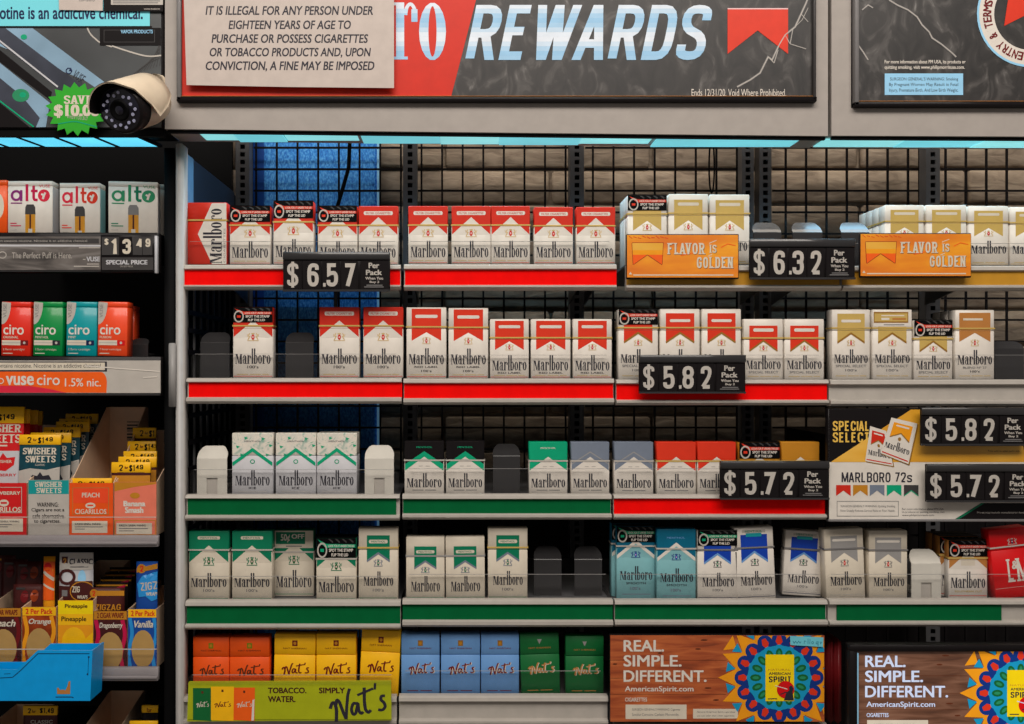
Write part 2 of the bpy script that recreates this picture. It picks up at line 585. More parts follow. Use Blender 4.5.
def slab_word(letters):
    """tall condensed serif lettering with two towering ascenders, x-height 1"""
    o = []
    x = 0.0

    def R(x0, y0, x1, y1):
        o.append([(x0, y0), (x1, y0), (x1, y1), (x0, y1)])
    for ch in letters:
        if ch == 'M':
            R(x + .06, 0, x + .11, 1.12); R(x, 0, x + .18, .05); R(x, 1.07, x + .24, 1.12)
            o.append([(x + .06, 1.12), (x + .26, 1.12), (x + .46, .08), (x + .40, .0)])
            o.append([(x + .40, 0), (x + .46, .0), (x + .66, 1.12), (x + .60, 1.12)])
            R(x + .58, 0, x + .76, 1.12); R(x + .53, 0, x + .82, .05); R(x + .58, 1.07, x + .82, 1.12)
            x += .88
        elif ch == 'a':
            o.extend(ring(x + .17, .29, .17, .29, .06, .24, 60, 300))
            R(x + .24, .08, x + .40, .86); o.extend(ring(x + .22, .78, .18, .22, .05, .16, 0, 180)); R(x + .04, .68, x + .15, .82)
            R(x + .24, 0, x + .48, .07)
            x += .53
        elif ch == 'r':
            R(x + .04, 0, x + .20, 1.0); R(x, 0, x + .27, .05); R(x, .95, x + .2, 1.0)
            o.extend(ring(x + .32, .74, .14, .26, .06, .20, 20, 170)); R(x + .34, .66, x + .46, .88)
            x += .50
        elif ch == 'l':
            R(x + .03, 0, x + .19, 1.78); R(x, 0, x + .23, .05)
            x += .27
        elif ch == 'b':
            R(x + .03, 0, x + .19, 1.78)
            o.extend(ring(x + .25, .5, .22, .5, .07, .43, -140, 140))
            x += .52
        elif ch == 'o':
            o.extend(ring(x + .23, .5, .23, .5, .07, .44))
            x += .52
    return o


# brush script letters for the handwritten wordmark, drawn as strokes
def script_nats():
    o = []
    for pts, t in (
        ([(-.04, .44), (.04, .62), (.12, .60), (.13, .35), (.08, .0)], .095),
        ([(.12, .50), (.18, .70), (.24, .62), (.30, .30), (.36, .06)], .09),
        ([(.36, .04), (.42, .40), (.50, .80), (.57, .98)], .085),
        ([(.72, .48), (.62, .52), (.54, .34), (.56, .16), (.64, .16), (.72, .40), (.75, .50), (.74, .24), (.80, .14), (.86, .2)], .085),
        ([(.98, .95), (.93, .50), (.93, .24), (1.0, .14), (1.08, .22)], .09),
        ([(.76, .74), (.95, .80), (1.22, .88)], .075),
        ([(1.30, 1.04), (1.26, .84)], .07),
        ([(1.52, .60), (1.42, .62), (1.38, .50), (1.47, .40), (1.50, .26), (1.40, .16), (1.28, .2)], .085)):
        o += stroke(rounded([(x, y, .06) for x, y in pts], False, 3), t)
    return o


def bbox(polys):
    xs = [p[0] for q in polys for p in q]
    ys = [p[1] for q in polys for p in q]
    return min(xs), min(ys), max(xs), max(ys)


# ------------------------------------------------------------------ flat print (x right, y DOWN), later laid on a face
class Art:
    def __init__(self):
        self.p = []

    def poly(self, pts, mat, layer=1):
        self.p.append(([tuple(q[:2]) for q in pts], mat, layer))
        return self

    def rect(self, x0, y0, x1, y1, mat, layer=1):
        return self.poly([(x0, y0), (x1, y0), (x1, y1), (x0, y1)], mat, layer)

    def rrect(self, x0, y0, x1, y1, r, mat, layer=1, ry=None):
        ry = ry or r
        pts = []
        for cx, cy, a in ((x1 - r, y0 + ry, -90), (x1 - r, y1 - ry, 0), (x0 + r, y1 - ry, 90), (x0 + r, y0 + ry, 180)):
            for k in range(5):
                an = math.radians(a + 22.5 * k)
                pts.append((cx + r * math.cos(an), cy + ry * math.sin(an)))
        return self.poly(pts, mat, layer)

    def disc(self, cx, cy, rx, ry, mat, layer=1, n=24):
        return self.poly([(cx + rx * math.cos(2 * PI * k / n), cy + ry * math.sin(2 * PI * k / n)) for k in range(n)], mat, layer)

    def ring(self, cx, cy, rx, ry, w, mat, layer=1, a0=0, a1=360, wy=None, n=24):
        for q in ring(cx, cy, rx, ry, rx - w, ry - (wy or w), a0, a1, n):
            self.poly(q, mat, layer)
        return self

    def line(self, pts, t, mat, layer=1):
        for q in stroke(pts, t):
            self.poly(q, mat, layer)
        return self

    def frame(self, x0, y0, x1, y1, t, mat, layer=1):
        self.rect(x0, y0, x1, y0 + t, mat, layer); self.rect(x0, y1 - t, x1, y1, mat, layer)
        self.rect(x0, y0, x0 + t, y1, mat, layer); return self.rect(x1 - t, y0, x1, y1, mat, layer)

    def fit(self, polys, x0, y0, x1, y1, mat, layer=2, shear=0.0, rot=0.0):
        a, b, c, d = bbox(polys)
        sy = (y1 - y0) / (d - b)
        sx = sy if x1 is None else (x1 - x0) / ((c - a) + shear * (d - b))
        ca, sa = math.cos(math.radians(rot)), math.sin(math.radians(rot))
        for q in polys:
            pts = []
            for u, v in q:
                X = x0 + (u - a + shear * (v - b)) * sx
                Y = y1 - (v - b) * sy
                if rot:
                    mx, my = (x0 + (x1 if x1 is not None else x0)) / 2, (y0 + y1) / 2
                    dx, dy = X - mx, Y - my
                    X, Y = mx + dx * ca - dy * sa, my + dx * sa + dy * ca
                pts.append((X, Y))
            self.poly(pts, mat, layer)
        return self

    def text(self, s, x0, y0, x1, y1, mat, layer=2, bold=0.02, shear=0.0, rot=0.0, spacing=1.0):
        return self.fit(font_polys(s, bold, spacing), x0, y0, x1, y1, mat, layer, shear, rot)

    def goth(self, s, x0, y0, x1, y1, mat, layer=2, w=.46, t=.15, shear=0.0, serif=False, gap=.1, rot=0.0):
        return self.fit(gothic(s, w, t, serif, gap), x0, y0, x1, y1, mat, layer, shear, rot)

    def moved(self, fn, dl=0):
        a = Art()
        a.p = [([fn(*q) for q in pts], m, l + dl) for pts, m, l in self.p]
        return a

    def extend(self, other):
        self.p += other.p
        return self

    def bands(self, y_cuts, mats, start):
        """recolour everything added since index start in horizontal bands (a printed fade)"""
        mine, self.p = self.p[start:], self.p[:start]
        for pts, m, l in mine:
            for i, mm in enumerate(mats):
                q = pts
                if i > 0:
                    q = clip(q, 1, y_cuts[i - 1])
                if i < len(mats) - 1:
                    q = clip(q, -1, y_cuts[i])
                if len(q) > 2:
                    self.p.append((q, mm, l))
        return self

    def emit(self, mb, fn, y_min=None, y_max=None, x_min=None, x_max=None):
        for i, (pts, mat, layer) in enumerate(self.p):
            layer = layer + .8 * ((i * .6180339887) % 1.0)      # no two printed facets share a plane
            parts = [pts]
            if (y_min is not None or y_max is not None or x_min is not None or x_max is not None) and len(pts) > 3:
                parts = [[pts[i] for i in t] for t in tessellate_polygon([[Vector((x, y, 0)) for x, y in pts]])]
            for q in parts:
                if y_min is not None:
                    q = clip(q, 1, y_min)
                if y_max is not None:
                    q = clip(q, -1, y_max)
                if x_min is not None:
                    q = clip(q, 1, x_min, 0)
                if x_max is not None:
                    q = clip(q, -1, x_max, 0)
                if len(q) > 2:
                    mb.add([fn(x, y, layer) for x, y in q], [tuple(range(len(q)))], mat)


def clip(pts, sgn, lim, ax=1):
    out = []
    n = len(pts)
    for i in range(n):
        a, b = pts[i], pts[(i + 1) % n]
        da, db = sgn * (a[ax] - lim), sgn * (b[ax] - lim)
        if da >= 0:
            out.append(a)
        if (da > 0 > db) or (da < 0 < db):
            t = da / (da - db)
            out.append((a[0] + (b[0] - a[0]) * t, a[1] + (b[1] - a[1]) * t))
    return out


EPS = 0.00013


DECKS = []                      # (x0, x1, z of the top) of every shelf


def on_deck(x, z):
    best = z
    for a, b, h in DECKS:
        if a - .004 <= x <= b + .004 and abs(h - z) < abs(best - z) + .012 and abs(h - z) < .012:
            best = h
    return best + .0003


def px_face(Y):
    """pixel art on the vertical plane at depth Y, in world space"""
    return lambda x, y, l: (PX(x, Y), Y - l * EPS, PZ(y, Y))


def px_prism(mb, pts, Y0, Y1, mat):
    """outline in photo pixels measured at depth Y0, given real thickness back to Y1"""
    return mb.prism(pts, lambda u, v, d: (PX(u, Y0), d, PZ(v, Y0)), Y0, Y1, mat)

# ================================================================== cigarette packs
PW, PT = 0.056, 0.022          # width and thickness of one pack
WORD = slab_word('Marlboro')


def crest(A, cx, cy, w, h, c1='palegold', c2='red', layer=2):
    w, h = w * .86, h * .84
    A.disc(cx, cy + h * .05, w * .13, h * .33, c2, layer, 14)
    A.rect(cx - w * .05, cy - h * .06, cx + w * .05, cy + h * .14, 'ltpink', layer + 1)
    A.poly([(cx - w * .12, cy - h * .3), (cx - w * .14, cy - h * .48), (cx - w * .05, cy - h * .4), (cx, cy - h * .52), (cx + w * .05, cy - h * .4), (cx + w * .14, cy - h * .48), (cx + w * .12, cy - h * .3)], c1, layer + 1)
    for s in (-1, 1):
        A.line([(cx + s * w * .42, cy + h * .36), (cx + s * w * .30, cy + h * .1), (cx + s * w * .36, cy - h * .2), (cx + s * w * .26, cy - h * .42)], w * .06, c1, layer)
        A.line([(cx + s * w * .22, cy - h * .05), (cx + s * w * .34, cy - h * .02)], h * .10, c1, layer)
        A.line([(cx + s * w * .47, cy - h * .34), (cx + s * w * .42, cy - h * .02)], w * .04, c1, layer)
    A.rect(cx - w * .46, cy + h * .42, cx + w * .46, cy + h * .5, c1, layer)


def new_design(H, base='white', lid=None, seam=.34, strip=None, strip_col='gold'):
    return dict(H=H, base=base, lid=lid or base, seam=seam, strip=strip, scol=strip_col, art=Art(), sticker=None, side=None)


def roof(A, col, apex, edge, top=0.0, line=None, base='white'):
    A.poly([(0, edge), (.5, apex), (1, edge)], base, .6)
    A.poly([(0, top), (1, top), (1, edge), (.5, apex), (0, edge)], col, 1)
    if line:
        A.line([(0, edge), (.5, apex), (1, edge)], .045, line, 2)


def chevron(A, col, x0, top, notch, bottom, line=None):
    A.poly([(x0, top), (1 - x0, top), (1 - x0, bottom), (.5, notch), (x0, bottom)], col, 1)
    if line:
        A.line([(x0, bottom), (.5, notch), (1 - x0, bottom)], .03, line, 2)


def pill(A, y0, y1, x0=.13, txt='FILTER CIGARETTES', tcol='red', col='white'):
    A.rrect(x0, y0, 1 - x0, y1, .03, col, 2, (y1 - y0) / 2)
    if txt:
        A.text(txt, x0 + .06, y0 + (y1 - y0) * .25, 1 - x0 - .06, y1 - (y1 - y0) * .22, tcol, 3, .01)


def word(A, top, base, x0=.06, x1=.94, col='ink'):
    A.fit(WORD, x0, top, x1, base, col, 2)


def foot(A, y, col='gold', line='red'):
    if line:
        A.rect(.02, .972, .98, .98, line, 1)
    A.rect(.10, y, .38, y + .008, col, 1); A.rect(.42, y, .70, y + .008, col, 1); A.rect(.73, y, .90, y + .008, col, 1)


def mk_designs():
    G = {}
    KING, LONG, SHORT = .082, .099, .0722
    # red roof packs
    d = new_design(KING, 'white', 'red', strip=.33); A = d['art']
    roof(A, 'red', .19, .50); pill(A, .09, .155); crest(A, .5, .465, .36, .17); word(A, .60, .885); foot(A, .94)
    G['red'] = d
    d = new_design(LONG, 'white', 'red', seam=.30, strip=.265); A = d['art']
    roof(A, 'red', .19, .43); pill(A, .065, .12); crest(A, .5, .42, .36, .14); word(A, .585, .80); A.text('100’s', .36, .825, .64, .865, 'dgrey', 2, .015); foot(A, .945)
    G['red100'] = d
    for k in ('red', 'red100'):
        s = dict(G[k]); s['sticker'] = ('red', .27 if k == 'red' else .215); G[k + '_st'] = s
    # red label
    d = new_design(KING, 'white', 'white', strip=.315); A = d['art']
    chevron(A, 'hotred', .13, .03, .375, .52); pill(A, .105, .155, .22, None); crest(A, .5, .47, .26, .13); word(A, .605, .865); A.text('RED LABEL', .2, .89, .8, .92, 'dgrey', 2, .012); foot(A, .945)
    G['label'] = d
    d = new_design(LONG, 'white', 'white', seam=.30, strip=.275); A = d['art']
    chevron(A, 'hotred', .13, .02, .35, .47); pill(A, .105, .15, .22, None); crest(A, .5, .465, .26, .12); word(A, .575, .80); A.text('RED LABEL', .2, .825, .8, .85, 'dgrey', 2, .012); A.text('100’s', .37, .88, .63, .91, 'dgrey', 2, .012); foot(A, .945)
    G['label100'] = d
    # special select, red and gold
    for key, col in (('sel', 'hotred'), ('selgold', 'gold')):
        d = new_design(KING, 'white', 'white', strip=.315); A = d['art']
        chevron(A, col, .14, .11, .36, .53, 'dgold'); pill(A, .155, .21, .24, None); crest(A, .5, .48, .26, .12); word(A, .60, .83); A.text('SPECIAL SELECT', .12, .86, .88, .90, 'grey', 2, .012); foot(A, .945, 'gold', None)
        G[key] = d
        d = new_design(LONG, 'white', 'white', seam=.30, strip=.265); A = d['art']
        chevron(A, col, .14, .06, .34, .475, 'dgold'); pill(A, .145, .185, .24, None); crest(A, .5, .475, .26, .11); word(A, .57, .765); A.text('SPECIAL SELECT', .1, .79, .9, .825, 'grey', 2, .012); A.text('100’s', .35, .85, .65, .885, 'grey', 2, .012); foot(A, .945, 'gold', None)
        G[key + '100'] = d
    s = dict(G['sel100']); s['sticker'] = ('red', .22); G['sel100_st'] = s
    s = dict(G['selgold']); s['sticker'] = ('red', .27); G['selgold_st'] = s
    d = dict(G['selgold100']); A = Art(); A.p = list(d['art'].p); d['art'] = A
    A.rect(.02, .03, .98, .245, 'white', 3); A.rect(.03, .035, .90, .19, 'gold', 4); A.frame(.03, .035, .90, .19, .02, 'dgold', 5); A.rect(.22, .08, .80, .095, 'white', 5); A.rect(.22, .12, .42, .15, 'white', 5); A.rect(.5, .12, .84, .15, 'tan', 5); A.rect(.28, .212, .8, .225, 'grey', 5)
    G['selgold100_tag'] = d
    d = new_design(LONG, 'white', 'white', seam=.30, strip=.265); A = d['art']
    chevron(A, 'tan', .10, .04, .33, .46); A.rect(.2, .12, .7, .15, 'cream', 2); crest(A, .5, .47, .26, .12); word(A, .575, .785); A.text('BLEND Nº 27', .2, .815, .8, .845, 'grey', 2, 0.01); A.text('100’s', .38, .87, .62, .90, 'dgrey', 2, .012); foot(A, .945, 'gold', None)
    G['brown100'] = d
    # full gold chevron
    d = new_design(LONG, 'white', 'white', seam=.30, strip=.27); A = d['art']
    chevron(A, 'gold', .14, .08, .37, .51); pill(A, .12, .165, .23, None, col='cream'); crest(A, .5, .46, .30, .12); word(A, .585, .80); foot(A, .945, 'gold', 'gold')
    G['gold100'] = d
    s = dict(d); s['sticker'] = ('red', .22); G['gold100_st'] = s
    # short packs, one colour each
    for k, col, line, sc_ in (('black72', 'soft_black', 'mint', 'lgrey'), ('green72', 'mint', None, 'lgrey'), ('slate72', 'slate', 'silver', 'lgrey'), ('red72', 'hotred', None, 'gold'), ('gold72', 'goldbar', None, 'gold')):
        d = new_design(SHORT, 'white', col, strip=.36, strip_col=sc_); A = d['art']
        roof(A, col, .28, .55)
        if line == 'mint':
            A.poly([(0, .56), (.5, .29), (1, .56), (1, .44), (.5, .19), (0, .44)], line, 2)
        elif line:
            A.line([(0, .43), (.5, .19), (1, .43)], .02, line, 2)
        if 'black' in k or 'green' in k:
            A.text('MENTHOL', .3, .10, .7, .13, 'mint' if 'black' in k else 'white', 2, .02)
        A.rect(.36, .46, .46, .475, 'lgrey', 2); A.rect(.54, .46, .64, .475, 'lgrey', 2)
        word(A, .60, .865); A.rect(.2, .91, .48, .925, 'grey', 1); A.rect(.52, .91, .8, .925, 'grey', 1)
        G[k] = d
    s = dict(G['gold72']); s['sticker'] = ('red', .31); G['gold72_st'] = s
    # ice
    d = new_design(.087, 'greyw', 'ice_print', seam=.36, strip=None); A = d['art']
    A.poly([(0, 0), (1, 0), (1, .355), (.62, .355), (.5, .27), (.38, .355), (0, .355)], 'ice_print', 1)
    A.line([(0, .51), (.5, .27), (1, .51)], .055, 'mint', 3);
    for a, b in ((.30, .06), (.1, .2), (.9, .18), (.72, .07), (.2, .33), (.82, .33)):
        A.poly([(a, b), (a + .10, b + .02), (a + .02, b + .05)], 'mint', 2); A.poly([(a, b), (a - .02, b + .06), (a - .08, b + .05)], 'white', 2)
    A.text('MENTHOL', .3, .12, .7, .145, 'grey', 3, .01); A.ring(.5, .46, .06, .036, .02, 'mint', 2, 0, 360, .013)
    word(A, .60, .845, .08, .92); A.text('ICE', .41, .87, .59, .905, 'ink', 2, .02); A.rect(.14, .945, .86, .952, 'lgrey', 1)
    G['ice'] = d
    # menthol
    d = new_design(LONG, 'cream', 'green', seam=.30, strip=.27, strip_col='lgrey'); A = d['art']
    roof(A, 'green', .205, .455, base='cream'); pill(A, .075, .12, .22, 'MENTHOL', 'green', 'cream'); crest(A, .5, .43, .34, .15, 'green', 'dgreen'); word(A, .60, .80); A.text('100’s', .36, .83, .64, .87, 'grey', 2, .012); foot(A, .93, 'lgrey', None); A.rect(.02, .958, .98, .966, 'green', 1)
    G['menthol100'] = d
    d = new_design(KING, 'cream', 'green', strip=.33, strip_col='lgrey'); A = d['art']
    roof(A, 'green', .2, .47, base='cream'); crest(A, .5, .45, .34, .17, 'green', 'dgreen'); word(A, .60, .86); foot(A, .93, 'lgrey', None); A.rect(.02, .958, .98, .966, 'green', 1)
    G['menthol_st'] = dict(d, sticker=('green', .31))
    d2 = dict(d); A = Art(); A.p = list(d['art'].p); d2['art'] = A
    A.rect(.02, .0, .98, .27, 'cream', 3); A.rect(.05, .03, .78, .21, 'green', 4); A.text('50¢', .17, .06, .40, .185, 'white', 5, .03); A.text('OFF', .44, .06, .76, .13, 'white', 5, .03); A.rect(.3, .235, .7, .25, 'grey', 4)
    G['menthol_off'] = d2
    for k, H in (('mgreen', KING), ('mgreen100', LONG)):
        d = new_design(H, 'cream', 'cream', seam=.3, strip=.30 if H == KING else .27, strip_col='silver' if H == KING else 'gold'); A = d['art']
        b = (.15, .385, .50) if H == KING else (.10, .345, .455)
        chevron(A, 'green', .21, b[0], b[1], b[2], 'slate'); pill(A, b[0] + .06, b[0] + .11, .26, 'MENTHOL', 'green', 'cream'); crest(A, .5, b[2] + .02, .28, .12, 'slate', 'green')
        word(A, .62 if H == KING else .595, .865 if H == KING else .79, .13, .88); foot(A, .93, 'lgrey', None); A.rect(.02, .955, .98, .963, 'green', 1)
        if H == LONG:
            A.text('100’s', .36, .83, .64, .87, 'grey', 2, .012)
        G[k] = d
    # smooth
    d = new_design(LONG, 'teal', 'dteal', seam=.30, strip=.275, strip_col='lgrey'); A = d['art']
    roof(A, 'dteal', .215, .43, base='teal'); A.line([(0, .43), (.5, .215), (1, .43)], .05, 'white', 2); A.text('MENTHOL', .26, .11, .72, .135, 'sky', 2, .01); crest(A, .5, .39, .30, .11, 'deepblue', 'blue')
    word(A, .55, .74, .09, .93); A.text('SMOOTH', .25, .77, .76, .80, 'ink', 2, .01); A.text('100’s', .36, .835, .62, .875, 'slate', 2, .02); A.rect(.15, .93, .88, .94, 'slate', 1)
    G['smooth100'] = d
    G['smooth100_st'] = dict(d, sticker=('green', .22))
    # blue, silver
    for k, H, col in (('blue100', LONG, 'blue'), ('blue', KING, 'blue'), ('silver100', LONG, 'silver')):
        d = new_design(H, 'white' if col == 'blue' else 'cream', None, seam=.3, strip=.28, strip_col='grey'); A = d['art']
        chevron(A, col, .16, .10, .34, .475, 'sky' if col == 'blue' else None)
        if col == 'blue':
            A.rect(.2, .035, .8, .075, 'lgrey', 2); A.text('MENTHOL', .28, .04, .72, .07, 'green', 3, .01); A.rect(.3, .08, .7, .13, 'aqua', 2)
        else:
            pill(A, .14, .175, .2, None)
        crest(A, .5, .48, .26, .12, 'ink' if col == 'blue' else 'grey', 'green' if col == 'blue' else 'red'); word(A, .605, .80, .12, .92); A.text('100’s', .38, .835, .64, .87, 'grey', 2, .01); foot(A, .93, 'lgrey', None); A.rect(.02, .955, .98, .962, 'navy' if col == 'blue' else 'lgrey', 1)
        G[k] = d
    G['blue100_st'] = dict(G['blue100'], sticker=('green', .22))
    # southern cut
    d = new_design(KING, 'white', 'tan', strip=.31); A = d['art']
    roof(A, 'tan', .20, .50); A.rect(.32, .34, .68, .44, 'cream', 1); A.rect(.42, .28, .58, .34, 'cream', 1); word(A, .54, .82, .06, .94); A.text('SOUTHERN CUT', .16, .865, .86, .895, 'gold', 2, .01); A.rect(.02, .95, .98, .96, 'red', 1)
    G['south_st'] = dict(d, sticker=('red', .28))
    # red pack with the ampersand
    d = new_design(LONG, 'lred', 'lred', seam=.30, strip=.26, strip_col='lgrey'); A = d['art']
    crest(A, .58, .19, .30, .11, 'lgrey', 'navy')
    A.goth('L', .36, .44, .56, .77, 'white', 2, .6, .17, serif=True); A.text('&', .50, .47, .66, .59, 'white', 4, .03); A.goth('M', .60, .44, .96, .77, 'white', 2, .6, .15, serif=True); A.rect(.03, .845, .97, .85, 'lgrey', 1)
    G['landm'] = d
    # sideways red carton
    d = new_design(KING, 'red', 'red', seam=.30, strip=.285); A = d['art']
    A.poly([(.63, 0), (1, 0), (1, 1), (.63, 1), (.27, .51)], 'white', 1)
    rot = [[(-v, u) for u, v in q] for q in WORD]           # reads upward
    A.fit(rot, .40, .10, .87, .985, 'ink', 2); A.fit([[(-v, u) for u, v in q] for q in font_polys('CIGARETTES', .0)], .915, .42, .96, .97, 'grey', 2)
    G['side'] = d
    # plain coloured packs with the brush script
    SN = script_nats()
    for k, base, ink, seal in (('orange', 'orange', 'brown', 'oliv'), ('yellow', 'yellow', 'maroon', 'maroon'), ('sky', 'sky', 'maroon', 'dgold'), ('dgreen', 'dgreen', 'tan', 'silver')):
        d = new_design(.090, base, base, seam=.33, strip=None); A = d['art']
        if k == 'dgreen':
            A.poly([(.44, .09), (.56, .09), (.5, .17)], seal, 2)
        else:
            A.rect(.435, .10, .565, .19, seal, 2); A.disc(.5, .145, .04, .028, 'goldbar', 3, 10)
        A.text('NAT SHERMAN', .22, .215, .78, .24, ink, 2, .0)
        if k in ('sky', 'dgreen'):
            A.fit([[(x + .03, y - .04) for x, y in q] for q in SN], .20, .455, .88, .655, 'cream', 2)
        A.fit(SN, .18, .45, .86, .65, ink, 3)
        A.rect(.16, .90, .44, .912, ink, 1); A.rect(.50, .90, .80, .912, ink, 1)
        G[k] = d
    return G


def sticker_art(kind, h):
    A = Art()
    acc = 'hotred' if kind == 'red' else 'mint'
    A.rect(0, 0, 1, h, 'black', 1)
    A.poly([(.04, .02), (.26, h * .30), (.98, h * .32), (.98, h * .48), (.24, h * .50), (.10, h * .22)], acc, 2)
    A.text('LOOK FOR IT UNDER THE LID', .30, h * .34, .95, h * .46, 'white', 3, .02)
    A.ring(.15, h * .62, .125, .40 * h, .032, 'lgrey', 3, 0, 360, .10 * h)
    A.rect(.105, h * .55, .195, h * .70, acc, 4)
    A.text('SPOT THE STAMP', .32, h * .54, .92, h * .70, 'white', 3, .03)
    A.text('FLIP THE LID', .38, h * .78, .80, h * .93, 'white', 3, .03)
    for k in range(4):
        A.line([(.30 + .17 * k, .0), (.42 + .17 * k, h * .22)], .025, 'dgrey', 2)
    return A


DES = mk_designs()
PROTO = {}


def build_pack(key, name, label, group):
    d = DES[key]
    H = d['H']
    r = thing(name, label, 'cigarette pack', (0, 0, 0), group)
    zs = H * (1 - d['seam'])
    e = .0004

    def face(x, y, l):
        return ((x - .5) * PW, -PT / 2 - l * EPS, H * (1 - y))
    m = MB().box(-PW / 2, PW / 2, -PT / 2, PT / 2, 0, zs - e, d['base'], .0009, 1)
    d['art'].emit(m, face, y_min=d['seam'] + .002, y_max=.994, x_min=.015, x_max=.985)
    m.build('carton', r, True)
    m = MB().box(-PW / 2, PW / 2, -PT / 2, PT / 2, zs, H, d['lid'], .0009, 1)
    d['art'].emit(m, face, y_max=d['seam'] - .002, y_min=.010, x_min=.015, x_max=.985)
    m.build('flip_lid', r, True)
    if d['strip']:
        z = H * (1 - d['strip'])
        o = .0008
        MB().box(-PW / 2 - o, PW / 2 + o, -PT / 2 - o, PT / 2 + o, z - .0010, z + .0010, d['scol']).build('tear_strip', r, True)
    if d['sticker']:
        kind, h = d['sticker']
        m = MB()
        m.box(-PW / 2 + .0004, PW / 2 - .0004, -PT / 2 - .0009, -PT / 2, H * (1 - h), H - .0006, 'black')
        m.box(-PW / 2 + .0004, PW / 2 - .0004, -PT / 2 - .0009, PT / 2 - .002, H + .0001, H + .0006, 'black')
        sticker_art(kind, h).emit(m, lambda x, y, l: ((x - .5) * PW, -PT / 2 - .0009 - l * EPS, H * (1 - y)), x_min=.02, x_max=.98, y_min=.012)
        m.build('lid_sticker', r, True)
    return r


def pack(key, x0, x1, y0, y1, label, group=None, Y=0.012, tilt=0.0, yaw=0.0):
    """x0..x1, y0..y1: edges of the pack front in the photo, at depth Y; y1 is where it stands"""
    d = DES[key]
    s = sc(Y)
    lift = abs(math.sin(math.radians(tilt))) * (x1 - x0) * s / 2
    xc = PX((x0 + x1) / 2, Y)
    zb = on_deck(xc, PZ(y1, Y))
    loc = (xc, Y + PT / 2, zb + lift)
    scale = ((x1 - x0) * s / PW, 1.0, (PZ(y0, Y) - zb) / d['H'])
    rot = (0, math.radians(tilt), math.radians(yaw))
    if key not in PROTO:
        r = build_pack(key, 'cigarette_pack', label, group)
        r.location, r.scale, r.rotation_euler = loc, scale, rot
        PROTO[key] = r
        return r
    return dup(PROTO[key], loc, label, group, rot, scale)

# ================================================================== the setting
BACK = 0.36                     # depth of the wire grids
WALL = 0.47
m = MB()
m.box(-2.2, 2.6, -3.6, 0.6, -0.05, 0.0, 'floor_tile')
struct(m.build('floor'))
m = MB()
m.box(-2.2, 2.6, WALL, WALL + .12, 0.0, 2.9, 'stone')
z = 0.05
k = 0
while z < 2.85:                  # split-face courses stand a little proud of each other
    x = -1.0 - .2 * (k % 2)
    while x < 1.4:
        x2 = x + .39
        m.box(x + .003, x2 - .003, WALL - .012 - .006 * ((k * 7 + int(x * 10)) % 3), WALL, z + .003, z + .062, 'stone', .004, 1)
        x = x2
    z += .066
    k += 1
struct(m.build('wall_back'))

# ------------------------------------------------------------------ slotted uprights, wire grids, blue cloth panel
UP = [(242.5, 'slotted dark upright behind the sideways pack at the far left of the rack'),
      (410, 'slotted dark upright behind the gap between the first two bays'),
      (577, 'slotted dark upright behind the rightmost red pack of the second bay'),
      (748, 'slotted dark upright right of the three tall gold packs'),
      (765.5, 'slotted dark upright standing close beside another, above the 6.32 price'),
      (933, 'slotted dark upright behind the right end gold packs')]
for px, lab in UP:
    Y = .335
    w = 7.0 if px not in (748, 765.5) else 6.0
    x0, x1 = PX(px - w, Y), PX(px + w, Y)
    m = MB()
    zt, sl = 1.95, .0
    sw = .0042
    xc = (x0 + x1) / 2
    # two cheeks with rungs between them: the slots are real openings
    m.box(x0, xc - sw, Y, Y + .004, 0.0, zt, 'dkmetal')
    m.box(xc + sw, x1, Y, Y + .004, 0.0, zt, 'dkmetal')
    z = 0.0
    while z < zt:
        m.box(xc - sw, xc + sw, Y, Y + .004, z, min(z + .0055, zt), 'dkmetal')
        z += .0135
    m.box(x0, x0 + .002, Y + .004, Y + .03, 0.0, zt, 'dkmetal')
    m.box(x1 - .002, x1, Y + .004, Y + .03, 0.0, zt, 'dkmetal')
    m.box(x0, x1, Y + .026, Y + .03, 0.0, zt, 'black')
    o = m.build('slotted_upright')
    tag(o, lab, 'upright', 'uprights of the rack')


def grid(px0, px1, label, step=20.4, off=0):
    m = MB()
    Y = BACK + .012
    x0, x1 = PX(px0, Y), PX(px1, Y)
    z0, z1 = .78, 1.95
    st = step * sc(Y)
    x = x0 + off * sc(Y)
    while x <= x1 + 1e-4:
        m.box(x - .0017, x + .0017, Y, Y + .0034, z0, z1, 'soft_black')
        x += st
    zz = PZ(148, Y)
    while zz > z0:
        m.box(x0, x1, Y - .0034, Y, zz - .0017, zz + .0017, 'soft_black')
        zz -= 21.5 * sc(Y)
    return tag(m.build('wire_grid'), label, 'wire grid', 'black wire grids behind the shelves')


grid(254, 402, 'black wire grid in front of the blue cloth panel', 20.7, 2)
grid(418, 569, 'black wire grid in the second bay over bare block wall', 20.6, 3.5)
grid(585, 741, 'black wire grid behind the tall gold packs with a cable loop', 20.6, 8)
grid(772, 926, 'black wire grid above the 6.32 price sign', 20.4, 14)
grid(941, 1090, 'black wire grid in the right end bay', 20.4, 5)

Y = .40
m = MB()
m.box(PX(252, Y), PX(377, Y), Y, Y + .022, .80, 1.95, 'fabric_blue', .004)
o = m.build('cloth_panel')
tag(o, 'bright blue cloth partition panel behind the wire grid at the left', 'partition panel')
MB().box(PX(377, Y), PX(379, Y), Y - .002, Y + .024, .80, 1.95, 'glow_blue').build('edge_trim', o, True).matrix_parent_inverse = o.matrix_basis.inverted()
MB().box(PX(252, Y), PX(264, Y), Y - .001, Y + .001, .80, 1.95, 'bag_blue').build('seam_strip', o, True).matrix_parent_inverse = o.matrix_basis.inverted()

